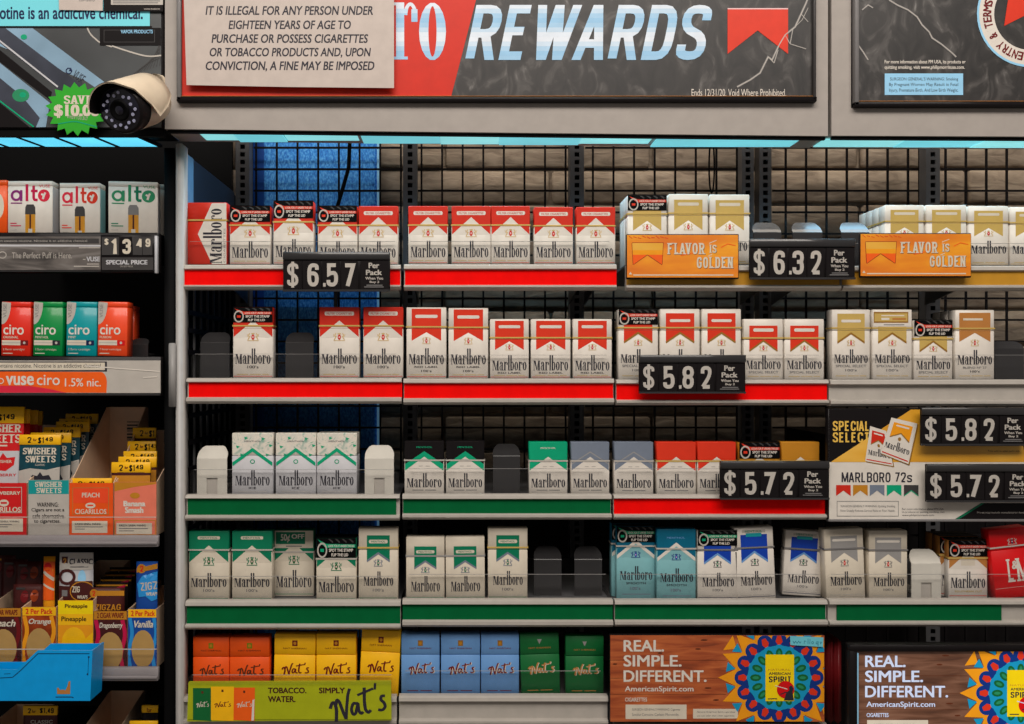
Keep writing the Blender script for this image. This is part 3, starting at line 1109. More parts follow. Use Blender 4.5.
m = MB()
m.tube([(PX(352, .35), .35, 1.95), (PX(349, .35), .345, PZ(168, .35)), (PX(344, .35), .345, PZ(186, .35)), (PX(337, .35), .35, PZ(208, .35)), (PX(335, .35), .352, 1.50)], .0035, 'black', 8)
tag(m.build('power_cable'), 'black cable hanging in front of the blue cloth panel', 'cable')
m = MB()
pts = []
for k in range(20):
    a = 2 * PI * k / 20
    pts.append((PX(712 + 2.6 * math.cos(a), .35), .352, PZ(166 + 27 * math.sin(a), .35)))
m.tube(pts, .0016, 'black', 6, True)
tag(m.build('cable_loop'), 'thin black cable loop hanging behind the tall gold packs', 'cable')

o = MB().box(PX(240, .424), 1.25, .424, .429, 0, PZ(507, .424), 'soft_black').build('shade_sheet')  # dark sheet added in place of deep shade on the wall
tag(o, 'dark sheet added for shade behind the lower shelves of the rack', 'shade sheet')

# ------------------------------------------------------------------ left end of the rack: post, side panel, side grid
t = thing('side_frame', 'pale metal post and dark side panel closing the left end of the rack', 'end panel', (PX(179, -.012), 0, 0))
m = MB().box(PX(175.5, -.016), PX(182.5, -.016), -.016, .012, 0, PZ(143, -.016), 'postgrey', .0015)
m.build('post', t)
xs = PX(183.5, 0)
m = MB().box(xs - .004, xs, .012, .315, PZ(262, 0), 1.762, 'side_unlit')
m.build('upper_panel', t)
m = MB().box(xs - .0005, xs + .0012, .012, .048, PZ(262, 0), 1.762, 'side_led_tint')  # added strip: LED-lit front of the panel, painted pale blue
m.build('led_lit_band', t)
m = MB().box(xs - .012, xs - .009, .02, .315, 0, PZ(262, 0), 'black')
m.build('lower_panel', t)
m = MB()
for i in range(8):
    y = .03 + i * .038
    m.box(xs - .005, xs - .002, y, y + .004, .75, PZ(262, 0), 'dkmetal')
for pz in (312, 330, 352, 416, 443, 470, 530, 552, 575, 650, 672):
    z = PZ(pz, .02)
    m.box(xs - .002, xs + .001, .016, .315, z - .0035, z + .0035, 'soft_black')
m.build('side_grid', t)
m = MB().box(PX(168.5, -.02), PX(175.3, -.02), -.02, -.016, PZ(407, -.02), PZ(343, -.02), 'silver', .001)
tag(m.build('sign_holder'), 'narrow translucent plastic strip clipped to the pale left post', 'sign holder')

# ------------------------------------------------------------------ shelves
def rail_profile(yt, yi0, yi1, yb, Y):
    """outline of the pressed metal front rail (y, z)"""
    zt, za, zb, zz = PZ(yt, Y), PZ(yi0, Y), PZ(yi1, Y), PZ(yb, Y)
    return [(.004, zt), (-.006, zt), (-.010, zt - .002), (-.011, za + .0012), (-.008, za), (-.004, za - .0006), (-.004, zb + .0008), (-.009, zb), (-.012, zb - .0012), (-.012, zz + .004), (-.008, zz + .0005), (.004, zz)]


def shelf(x0, x1, yt, yi0, yi1, yb, insert, label, ix=None, fence=None, brackets=(), depth=.33, fence_x=None, uneven=False):
    Y = -.010
    X0, X1 = PX(x0, Y), PX(x1, Y)
    t = thing('shelf', label, 'shelf', ((X0 + X1) / 2, 0, PZ(yb, Y)), 'shelves of the cigarette rack')
    zt = PZ(yt, .012) - .0002
    DECKS.append((X0, X1, zt))
    m = MB()
    m.box(X0 + .002, X1 - .002, .0115, depth, zt - .003, zt, 'dkmetal')
    m.box(X0 + .002, X1 - .002, .003, .0115, zt - .012, zt - .008, 'dkmetal')
    m.box(X0 + .002, X1 - .002, .0115, .0135, zt - .012, zt - .003, 'dkmetal')
    m.build('deck', t)
    pr = rail_profile(yt, yi0, yi1, yb, Y)
    MB().prism(pr, lambda u, v, d: (d, u, v), X0 + .0006, X1 - .0006, 'metal').build('price_rail', t)
    if insert:
        a, b = ix or (x0 + 1, x1 - 1)
        za, zb = PZ(yi0, Y), PZ(yi1, Y)
        m = MB()
        if uneven:
            m.add([(PX(a, Y), -.0048, za), (PX(b - 3, Y), -.0048, za), (PX(b, Y), -.006, zb), (PX(a, Y), -.006, zb), (PX(a, Y), -.004, za), (PX(b, Y), -.004, za), (PX(b, Y), -.004, zb), (PX(a, Y), -.004, zb)],
                  [(0, 1, 2, 3), (4, 5, 6, 7), (0, 1, 5, 4), (3, 2, 6, 7), (0, 3, 7, 4), (1, 2, 6, 5)], insert)
        else:
            m.box(PX(a, Y), PX(b, Y), -.0062, -.0041, zb, za, insert)
        m.build('rail_insert', t)
    if fence:
        a, b = fence_x or (x0 + 2, x1 - 2)
        fa, fb, z1 = PX(a, Y), PX(b, Y), PZ(fence, 0)
        r = .006
        out = [(fa, zt), (fb, zt), (fb, z1 - r)] + [(fb - r + r * math.cos(q * PI / 8), z1 - r + r * math.sin(q * PI / 8)) for q in range(1, 5)] + [(fa + r - r * math.sin(q * PI / 8), z1 - r + r * math.cos(q * PI / 8)) for q in range(0, 5)]
        m = MB().prism(out, lambda u, v, d: (u, d, v), .0045, .006, 'acrylic')
        m.build('front_fence', t)
        m = MB().box(fa + r, fb - r, .0043, .0062, z1 - .0002, z1 + .0002, 'silver')
        m.build('fence_edge', t)
    for bx in brackets:
        xb = PX(bx, .33)
        pts = [(.335, zt - .035), (.335, zt - .003), (.03, zt - .003), (.03, zt - .008), (.20, zt - .014)]
        MB().prism(pts, lambda u, v, d: (d, u, v), xb - .0012, xb + .0012, 'dkmetal').build('bracket', t)
    return t


BR = [(247, 403), (418, 570), (585, 741), (772, 926)]
S1 = 'shelf with bright red price rail, '
shelf(181, 401, 264.5, 269.5, 285, 289.5, 'rail_red', S1 + 'top left, under the 6.57 sign', fence=241, brackets=BR[0])
shelf(403.5, 617, 264, 269.5, 285, 290, 'rail_red', S1 + 'top row second bay, under five identical red packs', (405, 617), fence=241, brackets=BR[1])
shelf(626, 841.5, 265, 271, 285, 290.5, 'sign_gold', 'shelf with gold price rail behind the 6.32 sign', fence=241, brackets=BR[2])
shelf(842.5, 1058, 265.5, 271, 285, 290.5, 'sign_gold', 'shelf with gold price rail at top right', fence=243, brackets=BR[3])
shelf(186, 402, 378, 382.5, 397.5, 404, 'rail_red', S1 + 'second row left, with two empty slots', fence=354, brackets=BR[0], ix=(188, 402))
shelf(403, 614.5, 378.5, 383.5, 398.5, 405, 'rail_red', S1 + 'second row under packs lettered red label', fence=355, brackets=BR[1])
shelf(616, 829, 379.5, 384, 400, 405.5, 'rail_red', S1 + 'second row behind the 5.82 sign', fence=355, brackets=BR[2])
shelf(830, 1045, 379.5, 385, 400.5, 406.5, None, 'plain grey shelf under gold and brown packs in the second row', fence=355, brackets=BR[3])
shelf(185, 400, 495, 499, 515.5, 521, 'rail_green', 'shelf with green price rail under the pale ice packs', (187, 396), fence=470, brackets=BR[0])
shelf(402, 612, 494.5, 499.5, 514, 520, 'rail_green', 'shelf with green price rail under black and green short packs', fence=469, brackets=BR[1])
shelf(613.5, 827, 495, 499, 514.5, 520, 'rail_red', S1 + 'third row behind the 5.72 sign', fence=469, brackets=BR[2])
shelf(185, 401, 601, 606.5, 624.5, 630, 'rail_green', 'shelf with green price rail under the menthol roof packs', fence=577, brackets=BR[0])
shelf(402, 613.5, 600, 605, 620.5, 627.5, 'rail_green', 'shelf with green price rail under two black pushers', fence=575, brackets=BR[1], ix=(402.5, 613))
shelf(614.5, 828, 600.5, 605, 620.5, 627, 'rail_green', 'shelf with green price rail under the blue and teal packs', fence=575, brackets=BR[2], uneven=True)
shelf(829, 1045, 600, 605, 621.5, 627, 'rail_green', 'shelf with short green paper strip on a beige rail, at right', (838, 1003), fence=575, brackets=BR[3])
shelf(183, 397, 697, 702.5, 719.5, 726, None, 'bottom row shelf behind the lime green sign', fence=676, brackets=BR[0])
shelf(398.5, 608.5, 696.5, 702, 720, 726, None, 'plain beige bottom row shelf under light blue and green packs', fence=672, brackets=BR[1])
shelf(614, 828, 724.5, 730, 748, 754, None, 'dark low shelf edge below the right of the two wooden looking signs', brackets=BR[2])

# ------------------------------------------------------------------ packs
def row(base, specs, group=None):
    for s in specs:
        key, x0, x1, y0, lab = s[:5]
        kw = s[5] if len(s) > 5 else {}
        pack(key, x0, x1, y0, kw.pop('y1', base), lab, kw.pop('group', group), **kw)


G1 = 'red roof packs on the top shelf'
row(264.3, [
    ('side', 187, 227, 202.5, 'red and white pack turned sideways with lettering running upward, top shelf left end'),
    ('red_st', 229.7, 270.5, 206, 'red roof pack with black lid sticker right beside the sideways pack'),
    ('red_st', 273.3, 313.5, 201, 'tallest standing red pack with black lid sticker, above the 6.57 dollar sign'),
    ('red_st', 317.8, 357.3, 206, 'red pack with black lid sticker half behind the 6.57 sign, right of tallest one'),
    ('red', 358.6, 398, 206, 'plain red roof pack at the right end of the first bay, top shelf')], G1)
row(263.8, [
    ('red', 408.3, 447.8, 206, 'leftmost of five plain red roof packs in the second bay, top shelf'),
    ('red', 451.5, 490.8, 206, 'second from left of five plain red roof packs in the second bay'),
    ('red', 491.2, 530, 206, 'middle of five plain red roof packs in the second bay, top shelf'),
    ('red', 534, 573, 207, 'fourth from left of five plain red roof packs in the second bay'),
    ('red', 576.3, 615.3, 207, 'rightmost of five plain red roof packs in the second bay, top shelf')], G1)
GG = 'gold packs on the top shelf'
row(265, [
    ('gold100_st', 627.5, 666.8, 195, 'white and gold tall pack with black lid sticker over an orange sign'),
    ('gold100', 668.6, 708, 194, 'white and gold tall pack between the stickered pack and another gold pack'),
    ('gold100', 710, 749.5, 194.5, 'white and gold tall pack left of the 6.32 sign'),
    ('gold100', 885, 924, 205, 'white and gold pack behind the right orange sign, at its left end', dict(y1=265.5)),
    ('gold100', 926.3, 966.5, 205, 'white and gold pack behind the right half of the right orange sign', dict(y1=265.5)),
    ('gold100', 968.5, 1008.5, 206, 'white and gold pack fully showing its lettering, right of the right orange sign', dict(y1=265.5)),
    ('gold100', 1010, 1050, 207, 'white and gold pack cut off by the right edge of the top shelf', dict(y1=265.5))], GG)


def behind(key, x0, x1, y0, y1, n, labs, group):
    """more packs of the same file standing behind the front one (x0.. measured at the front)"""
    s = sc(.012)
    for i in range(n):
        Y = .012 + (PT + .0015) * (i + 1)
        k = s / sc(Y)
        pack(key, VX + (x0 - VX) * k, VX + (x1 - VX) * k, VY + (y0 - VY) * k, VY + (y1 - VY) * k, labs[i], group, Y=Y)


behind('gold100', 885, 924, 205, 265.5, 3, ['gold pack standing directly behind the one at the left end of the right sign', 'third gold pack back in the file beside the rounded black pusher', 'last gold pack in the file beside the rounded black pusher'], GG)
behind('gold100', 627.5, 666.8, 195, 265, 2, ['gold pack directly behind the stickered tall gold pack', 'rearmost gold pack behind the stickered tall gold pack'], GG)

G2 = 'packs on the second shelf'
row(378, [
    ('red100_st', 233, 273, 307, 'tall red roof pack with black lid sticker, alone between two pushers'),
    ('red100', 319.3, 359.3, 307, 'tall plain red roof pack, left of a pair in the second row'),
    ('red100', 363.3, 403, 307, 'tall plain red roof pack, right of a pair in the second row')], G2)
row(378.5, [
    ('label100', 406.5, 446.3, 307.3, 'tall white pack with red chevron lettered red label, left of the two tall'),
    ('label100', 448.5, 488.2, 308, 'tall white pack with red chevron lettered red label, right of the two tall'),
    ('label', 490, 528.8, 319, 'short white pack with red chevron lettered red label, leftmost of three'),
    ('label', 531, 570.5, 319, 'short white pack with red chevron lettered red label, middle of three'),
    ('label', 573, 611.8, 319, 'short white pack with red chevron lettered red label, rightmost of three')], G2)
row(379.3, [
    ('sel100_st', 618.3, 658, 309, 'white and red special select pack with black lid sticker, left of the 5.82 sign'),
    ('sel100', 660.3, 699.8, 309, 'tall red chevron pack half hidden behind the 5 of the 5.82 sign'),
    ('sel100', 702, 741, 309, 'tall red chevron pack half hidden behind the right side of the 5.82 sign'),
    ('sel', 743.8, 783, 319, 'short red chevron special select pack just right of the 5.82 sign'),
    ('sel', 784.7, 824, 319, 'short red chevron special select pack next to the gold chevron packs'),
    ('selgold100', 832, 870, 309.5, 'tall gold chevron special select pack at left end of the plain grey shelf'),
    ('selgold100_tag', 872.5, 912, 309.5, 'tall gold chevron pack with gold bordered tag across its lid'),
    ('selgold_st', 914, 952.5, 320, 'short gold chevron pack with black lid sticker on the plain grey shelf'),
    ('brown100', 955.3, 994.3, 310, 'tall white pack with brown chevron on the plain grey shelf')], G2)
behind('brown100', 955.3, 994.3, 310, 379.3, 2, ['pack directly behind the brown chevron pack', 'rearmost pack in the brown chevron file'], G2)

G3 = 'packs on the third shelf'
row(494.6, [
    ('ice', 232, 273, 433, 'pale ice patterned pack, left of three beside a white pusher'),
    ('ice', 275.6, 316, 433, 'pale ice patterned pack, middle of three on the green railed shelf'),
    ('ice', 316.8, 356.8, 433, 'pale ice patterned pack, right of three on the green railed shelf')], G3)
behind('ice', 316.8, 356.8, 433, 494.6, 1, ['second pale ice pack standing behind the right of three'], G3)
row(494, [
    ('black72', 404.5, 444, 441, 'short black lidded pack with green roof line, left of two'),
    ('black72', 446, 484.5, 441, 'short black lidded pack with green roof line, right of two'),
    ('green72', 529, 567.5, 442, 'short pack with bright mint green roof in the third row'),
    ('slate72', 571, 609.3, 442, 'short slate grey roof pack beside the mint green roof pack'),
    ('slate72', 614.3, 653.3, 442, 'short slate grey roof pack beside the short red roof packs', dict(y1=494.6)),
    ('red72', 656.6, 696, 442, 'short red roof pack fully in view, third row', dict(y1=494.6)),
    ('red72', 697.5, 736, 442, 'short red roof pack partly behind the 5.72 dollar sign', dict(y1=494.6)),
    ('gold72_st', 739, 780, 442, 'short pack with black lid sticker behind the 5.72 price', dict(y1=494.6)),
    ('gold72', 781.5, 819.5, 442, 'short gold pack behind the right end of the 5.72 sign', dict(y1=494.6))], G3)

G4 = 'packs on the fourth shelf'
row(600.6, [
    ('menthol100', 188.7, 229, 531, 'tall green roof menthol pack at the left end of the fourth row'),
    ('menthol100', 232, 272, 531, 'tall green roof menthol pack, second from the left in the fourth row'),
    ('menthol_off', 274, 314, 530, 'green pack with a fifty cents off label across its lid', dict(Y=.040, y1=594.5)),
    ('menthol_st', 316.3, 356.3, 538, 'short green roof pack with black lid sticker in the fourth row'),
    ('mgreen100', 358.6, 398, 528, 'tall cream pack with green chevron at right end of the first bay')], G4)
row(599.6, [
    ('mgreen', 406.2, 444.5, 537, 'short cream pack with green chevron, left of two'),
    ('mgreen', 446, 485, 537, 'short cream pack with green chevron, right of two', dict(tilt=-.5)),
    ('mgreen100', 488, 527.5, 528, 'tall cream pack with green chevron left of the two black pushers'),
    ('smooth100_st', 616.5, 655, 526, 'teal pack with black lid sticker at left end of the third bay', dict(Y=.022, y1=597)),
    ('smooth100', 656.8, 695.8, 529, 'teal pack with dark teal lid and white roof line, no sticker', dict(y1=600)),
    ('blue100_st', 697.6, 737.3, 530, 'white pack with blue chevron and black lid sticker', dict(y1=599.5)),
    ('blue100', 737, 776, 528, 'tall white pack with blue chevron leaning slightly left', dict(tilt=-2.6, y1=599.6)),
    ('blue', 783, 821, 532, 'short white pack with blue chevron leaning right, at end of bay', dict(Y=.034, tilt=3.2, y1=594, yaw=-4)),
    ('silver100', 826.5, 865.5, 529.5, 'white pack with grey chevron leaning a little left', dict(tilt=-2.2, y1=599.8)),
    ('silver100', 869, 907.3, 530.5, 'white pack with grey chevron standing upright left of the white pusher', dict(y1=599.8)),
    ('south_st', 948.5, 987.5, 540, 'white pack with tan roof and black lid sticker left of the all red pack', dict(Y=.022, y1=597.5)),
    ('landm', 996, 1034.5, 530, 'all red pack leaning left at the right edge of the fourth row', dict(tilt=-6.5, y1=599.5))], G4)
behind('smooth100_st', 614.0, 652.5, 526, 599, 1, ['teal pack half hidden behind the stickered teal pack'], G4)
behind('south_st', 947.5, 986.5, 539, 599, 2, ['stickered tan roof pack second in its file', 'stickered tan roof pack last in its file'], G4)

G5 = 'plain coloured packs with brush lettering on the bottom shelf'
row(697, [
    ('orange', 193, 229, 637, 'orange brush lettered pack at the left end of the bottom shelf'),
    ('orange', 229.8, 269.3, 637, 'orange brush lettered pack beside the yellow packs'),
    ('yellow', 273.5, 314.5, 634.5, 'yellow brush lettered pack beside the orange packs', dict(tilt=1.0)),
    ('yellow', 316.3, 356, 634, 'yellow brush lettered pack, middle of three'),
    ('yellow', 359, 398, 631, 'yellow brush lettered pack leaning right, next to the light blue packs', dict(tilt=2.6))], G5)
row(696.3, [
    ('sky', 401.3, 439.5, 634, 'light blue brush lettered pack beside the yellow packs'),
    ('sky', 441, 480, 634, 'light blue brush lettered pack, middle of three'),
    ('sky', 481, 519, 634, 'light blue brush lettered pack beside the green packs'),
    ('dgreen', 521.5, 560.3, 634, 'dark green brush lettered pack touching the light blue packs', dict(tilt=-1.6)),
    ('dgreen', 565.6, 603.6, 636, 'dark green brush lettered pack standing alone at right of the bottom shelf')], G5)

# ------------------------------------------------------------------ spring pushers
def pusher(x0, x1, ytop, ybend, ybot, col, label, Y=.03, window=False):
    s = sc(Y)
    w = (x1 - x0) * s / 2
    zc = PZ(ybot, Y)
    zc = on_deck(PX((x0 + x1) / 2, Y), zc)
    h1 = PZ(ybend, Y) - zc
    h2 = (ybend - ytop) * s
    t = thing('pusher', label, 'shelf pusher', (PX((x0 + x1) / 2, Y), Y, zc), 'spring pushers on the shelves')
    m = MB()
    rows = [(-1.0, 0, 0), (-1.0, h1 * .94, 0), (-1, h1, .0015)]
    prof = []
    n = 6
    prof.append((w, 0, 0)); prof.append((w, h1 - .0055, 0)); prof.append((w, h1 - .0045, .0006)); prof.append((w, h1, .0050))
    back = h2 * .90
    for k in range(1, n + 1):                    # rounded head tips back
        a = PI / 2 * k / n
        hw = w - .007 + .007 * math.cos(a) if k < n else w - .009
        prof.append((hw, h1 + h2 * k / n, .005 + back * (k / n)))
    v, f = [], []
    th = .0022
    for hw, z, y in prof:
        v += [(-hw, y, z), (hw, y, z), (-hw, y + th, z - (th if y > .001 else 0)), (hw, y + th, z - (th if y > .001 else 0))]
    for i in range(len(prof) - 1):
        a, b = 4 * i, 4 * i + 4
        f += [(a, a + 1, b + 1, b), (a + 2, b + 2, b + 3, a + 3), (a, b, b + 2, a + 2), (a + 1, a + 3, b + 3, b + 1)]
    f += [(0, 2, 3, 1), (len(v) - 4, len(v) - 3, len(v) - 1, len(v) - 2)]
    if window:
        # lower plate is three bars round an opening
        zb = h1 * .42
        v2, f2 = v, [q for q in f if not set(q) <= set(range(8))]
        m.add(v2, f2, col)
        ww = w * .36
        m.box(-w, -ww, 0, th, 0, h1 - .005, col); m.box(ww, w, 0, th, 0, h1 - .005, col); m.box(-ww, ww, 0, th, zb, h1 - .005, col)
    else:
        m.add(v, f, col)
    m.build('paddle', t, True)
    MB().box(-w * .34, w * .34, th + .003, .10, .0004, .006, col, .001).build('slide_track', t, True)
    if window:
        MB().box(-w * .36, w * .36, th, th + .002, 0, h1 * .42, 'lgrey').build('spring_coil', t, True)
    return t


pusher(753.5, 781.5, 221, 229, 265, 'gplast', 'black rounded pusher at the left above the 6.32 sign')
pusher(793, 822.5, 221, 229, 265, 'gplast', 'black rounded pusher in the middle above the 6.32 sign')
pusher(841.5, 869.5, 221, 229, 265, 'gplast', 'black rounded pusher next to the file of gold packs')
pusher(200.5, 229.5, 332, 339, 378, 'gplast', 'black pusher in the empty slot at the left end of the second row')
pusher(285.5, 313.5, 332, 339, 378, 'gplast', 'black pusher in the empty slot between tall red packs')
pusher(994.5, 1024, 341, 345, 379.3, 'gplast', 'black pusher right of the brown chevron pack')
pusher(197, 227, 446.5, 455, 494.5, 'wplast', 'white pusher left of the pale ice packs', Y=.018, window=True)
pusher(364.8, 393.8, 446, 455, 494.5, 'wplast', 'white pusher right of the pale ice packs', Y=.018, window=True)
pusher(493, 520, 444.5, 452.5, 494, 'gplast', 'black pusher between black and mint green short packs')
pusher(534, 561.5, 548, 556, 596, 'gplast', 'left of two black pushers side by side in the fourth row', Y=.04)
pusher(574.5, 602, 548, 556, 596, 'gplast', 'right of two black pushers side by side in the fourth row', Y=.04)
pusher(911.5, 941, 551, 560, 599.8, 'wplast', 'white pusher between grey chevron pack and tan roof pack', Y=.018, window=True)

# ------------------------------------------------------------------ price signs
def price_sign(x0, y0, x1, y1, digits, label, Y=-.022, back=-.0125):
    w, h = x1 - x0, y1 - y0
    t = thing('price_sign', label, 'price sign', (PX((x0 + x1) / 2, Y), Y, PZ(y1, Y)), 'black price signs')
    m = MB()
    m.box(PX(x0, Y), PX(x1, Y), Y, Y + .004, PZ(y1, Y), PZ(y0, Y), 'soft_black', .0008, 1)
    m.box(PX(x0, Y), PX(x1, Y), Y - .003, Y, PZ(y0 + h * .20, Y), PZ(y0, Y), 'gplast', .0008, 1)
    m.box(PX(x0, Y), PX(x1, Y), Y - .0025, Y, PZ(y1, Y), PZ(y1 - h * .05, Y), 'gplast')
    m.build('board', t)
    MB().box(PX(x0 + w * .46, Y), PX(x0 + w * .54, Y), Y + .004, back, PZ(y0 + h * .75, Y), PZ(y0 + h * .55, Y), 'gplast').build('clip', t)
    fn = px_face(Y - .0012)
    cells = [(.0, .175), (.185, .355), (.365, .535), (.54, .70)]
    for (a, b), ch in zip(cells, digits):
        m = MB().box(PX(x0 + w * a + .5, Y), PX(x0 + w * b, Y), Y - .0012, Y, PZ(y0 + h * .94, Y), PZ(y0 + h * .22, Y), 'soft_black')
        A = Art()
        ya, yb = y0 + h * .285, y0 + h * .875
        c0, c1 = x0 + w * a, x0 + w * b
        cw = c1 - c0
        if ch == '$':
            A.goth('$', c0 + cw * .22, y0 + h * .245, c1 - cw * .18, y0 + h * .90, 'lgrey', 1, .5, .125)
        else:
            ch2 = ch[-1]
            A.goth(ch2, c0 + cw * .25, ya, c1 - cw * .12, yb, 'lgrey', 1, .50, .165)
            if ch[0] == '.':
                A.rect(c0 + cw * .06, yb - h * .09, c0 + cw * .20, yb, 'lgrey', 1)
        A.emit(m, fn)
        m.build('digit_tile', t)
    m = MB().box(PX(x0 + w * .725, Y), PX(x1 - w * .01, Y), Y - .0012, Y, PZ(y0 + h * .94, Y), PZ(y0 + h * .22, Y), 'soft_black')
    A = Art()
    A.text('Per', x0 + w * .80, y0 + h * .27, x0 + w * .90, y0 + h * .41, 'lgrey', 1, .035)
    A.text('Pack', x0 + w * .775, y0 + h * .45, x0 + w * .925, y0 + h * .585, 'lgrey', 1, .035)
    A.text('When You', x0 + w * .77, y0 + h * .63, x0 + w * .935, y0 + h * .70, 'lgrey', 1, .03)
    A.text('Buy 2', x0 + w * .81, y0 + h * .73, x0 + w * .90, y0 + h * .80, 'lgrey', 1, .03)
    A.rect(x0 + w * .78, y0 + h * .83, x0 + w * .93, y0 + h * .85, 'grey', 1); A.rect(x0 + w * .76, y0 + h * .875, x0 + w * .94, y0 + h * .895, 'grey', 1)
    A.emit(m, fn)
    m.build('terms_tile', t)
    return t


price_sign(283, 252, 390, 291.5, ['$', '6', '.5', '7'], 'black price sign reading 6.57 on the top left red rail')
price_sign(749.5, 239, 855, 279.5, ['$', '6', '.3', '2'], 'black price sign reading 6.32 between two orange signs')
price_sign(639, 355, 745.5, 393.5, ['$', '5', '.8', '2'], 'black price sign reading 5.82 on the second row red rail')
price_sign(720, 461, 829, 499.5, ['$', '5', '.7', '2'], 'black price sign reading 5.72 on the third row red rail')

# ------------------------------------------------------------------ orange topper signs
def serif_fit(A, s, x0, y0, x1, y1, mat, layer):
    A.goth(s, x0, y0, x1, y1, mat, layer, .52, .17, serif=True, gap=.16)


def gold_sign(x0, y0, x1, y1, label, Y=-.020):
    w, h = x1 - x0, y1 - y0
    t = thing('promo_sign', label, 'promotional sign', (PX((x0 + x1) / 2, Y), Y, PZ(y1, Y)), 'orange promotional signs')
    m = MB()
    m.box(PX(x0, Y), PX(x1, Y), Y, Y + .006, PZ(y1, Y), PZ(y0, Y), 'soft_black', .001, 1)
    m.box(PX(x0 + w * .45, Y), PX(x0 + w * .55, Y), Y + .006, -.0125, PZ(y1 - 4, Y), PZ(y1 - 9, Y), 'soft_black')
    m.build('holder', t)
    m = MB().box(PX(x0 + .5, Y), PX(x1 - 1, Y), Y - .0008, Y, PZ(y1 - 1.5, Y), PZ(y0 + 1, Y), 'sign_orange')
    A = Art()
    q = lambda a, b: (x0 + w * a, y0 + h * b)
    n0 = len(A.p)
    A.poly([q(.05, .20), q(.325, .20), q(.315, .68), q(.185, .46), q(.06, .68)], 'orange', 2)
    A.bands([y0 + h * .36, y0 + h * .46], ['sign_amber', 'amber', 'orange2'], n0)
    A.line([q(.05, .20), q(.325, .20), q(.315, .68), q(.185, .46), q(.06, .68), q(.05, .20)], 1.0, 'darkred', 1)
    for dx, mt, l in ((.35, 'cbrown', 2), (0, 'cream', 3)):
        serif_fit(A, 'FLAVOR', x0 + w * .36 + dx, y0 + h * .20 + dx, x0 + w * .70 + dx, y0 + h * .45 + dx, mt, l)
        serif_fit(A, 'IS', x0 + w * .735 + dx, y0 + h * .24 + dx, x0 + w * .80 + dx, y0 + h * .42 + dx, mt, l)
        serif_fit(A, 'GOLDEN', x0 + w * .625 + dx, y0 + h * .51 + dx, x0 + w * .95 + dx, y0 + h * .76 + dx, mt, l)
    A.line([q(.735, .205), q(.80, .14)], .7, 'cream', 2); A.line([q(.72, .50), q(.76, .45)], .7, 'cream', 2)
    for k in range(9):
        A.line([q(.02 + .04 * k, .04 + .02 * (k % 3)), q(.05 + .04 * k, .10 - .02 * (k % 2))], .6, 'hotred', 2)
    A.line([q(.48, .48), q(.56, .44), q(.62, .40)], .8, 'orange2', 2); A.line([q(.84, .30), q(.90, .22), q(.97, .26)], .8, 'orange2', 2)
    A.poly([q(.02, .90), q(.035, .84), q(.05, .90)], 'cream', 2); A.rect(*q(.06, .90), *q(.95, .925), 'cream', 2)
    A.emit(m, px_face(Y - .0008))
    m.build('printed_card', t)


gold_sign(626.5, 234, 739, 279, 'orange sign reading flavor is golden, left of the 6.32 price')
gold_sign(860, 233, 971.5, 277.5, 'orange sign reading flavor is golden, right of the 6.32 price')

# ================================================================== headers over the rack
def header(x0, x1, yb0, yb1, name_label, px0, px1, pyb, art, segs, Y=-.060):
    zt = 2.06
    t = thing('header_sign', name_label, 'header sign', (PX((x0 + x1) / 2, Y), 0, PZ((yb0 + yb1) / 2, Y)))
    m = MB()
    a, b = PX(x0, Y), PX(x1, Y)
    za, zb = PZ(yb0, Y), PZ(yb1, Y)
    ia, ib, iz = PX(px0 - 4, Y), PX(px1 + 4, Y), PZ(pyb + 4, Y)
    fn = lambda u, v, d: (u, d, v)
    m.prism([(a, za), (ia, za + (zb - za) * (ia - a) / (b - a)), (ia, zt), (a, zt)], fn, Y, .012, 'header_grey')
    m.prism([(ib, za + (zb - za) * (ib - a) / (b - a)), (b, zb), (b, zt), (ib, zt)], fn, Y, .012, 'header_grey')
    m.prism([(ia, za + (zb - za) * (ia - a) / (b - a)), (ib, za + (zb - za) * (ib - a) / (b - a)), (ib, iz), (ia, iz)], fn, Y, .012, 'header_grey')
    m.box(ia, ib, Y + .004, .012, iz, zt, 'soft_black')
    m.build('housing', t)
    MB().prism([(a + .002, za - .0005), (b - .002, zb - .0005), (b - .002, zb - .004), (a + .002, za - .004)], fn, Y + .004, Y + .010, 'black').build('bottom_edge', t)
    # clear snap frame round the poster
    m = MB()
    pa, pb, pz = PX(px0, Y), PX(px1, Y), PZ(pyb, Y)
    m.box(pa - .004, pa + .002, Y - .010, Y + .004, pz - .004, zt, 'grey', .001, 1)
    m.box(pb - .001, pb + .003, Y - .010, Y + .004, pz - .004, zt, 'dgrey', .001, 1)
    m.box(pa - .004, pb + .004, Y - .010, Y + .004, pz - .006, pz + .001, 'soft_black', .001, 1)
    m.box(pa, pb, Y - .009, Y - .004, pz + .0005, pz + .0022, 'tan', .001, 1)
    m.build('snap_frame', t)
    m = MB().box(pa + .001, pb - .001, Y - .004, Y + .003, pz, zt, 'poster_black')
    art.emit(m, px_face(Y - .0042))
    m.build('poster', t)
    # light diffuser on the underside
    m = MB()
    n = len(segs) - 1
    for i in range(n):
        s0, s1, mat, dz = segs[i][0], segs[i + 1][0], segs[i][1], segs[i][2]
        xa, xb = PX(s0, -.045), PX(s1, -.045)
        zz = za + (zb - za) * ((xa + xb) / 2 - a) / (b - a) - dz
        m.box(xa, xb - .0006, Y + .012, -.004, zz - .0015, zz, mat)
    m.build('light_diffuser', t)
    return t


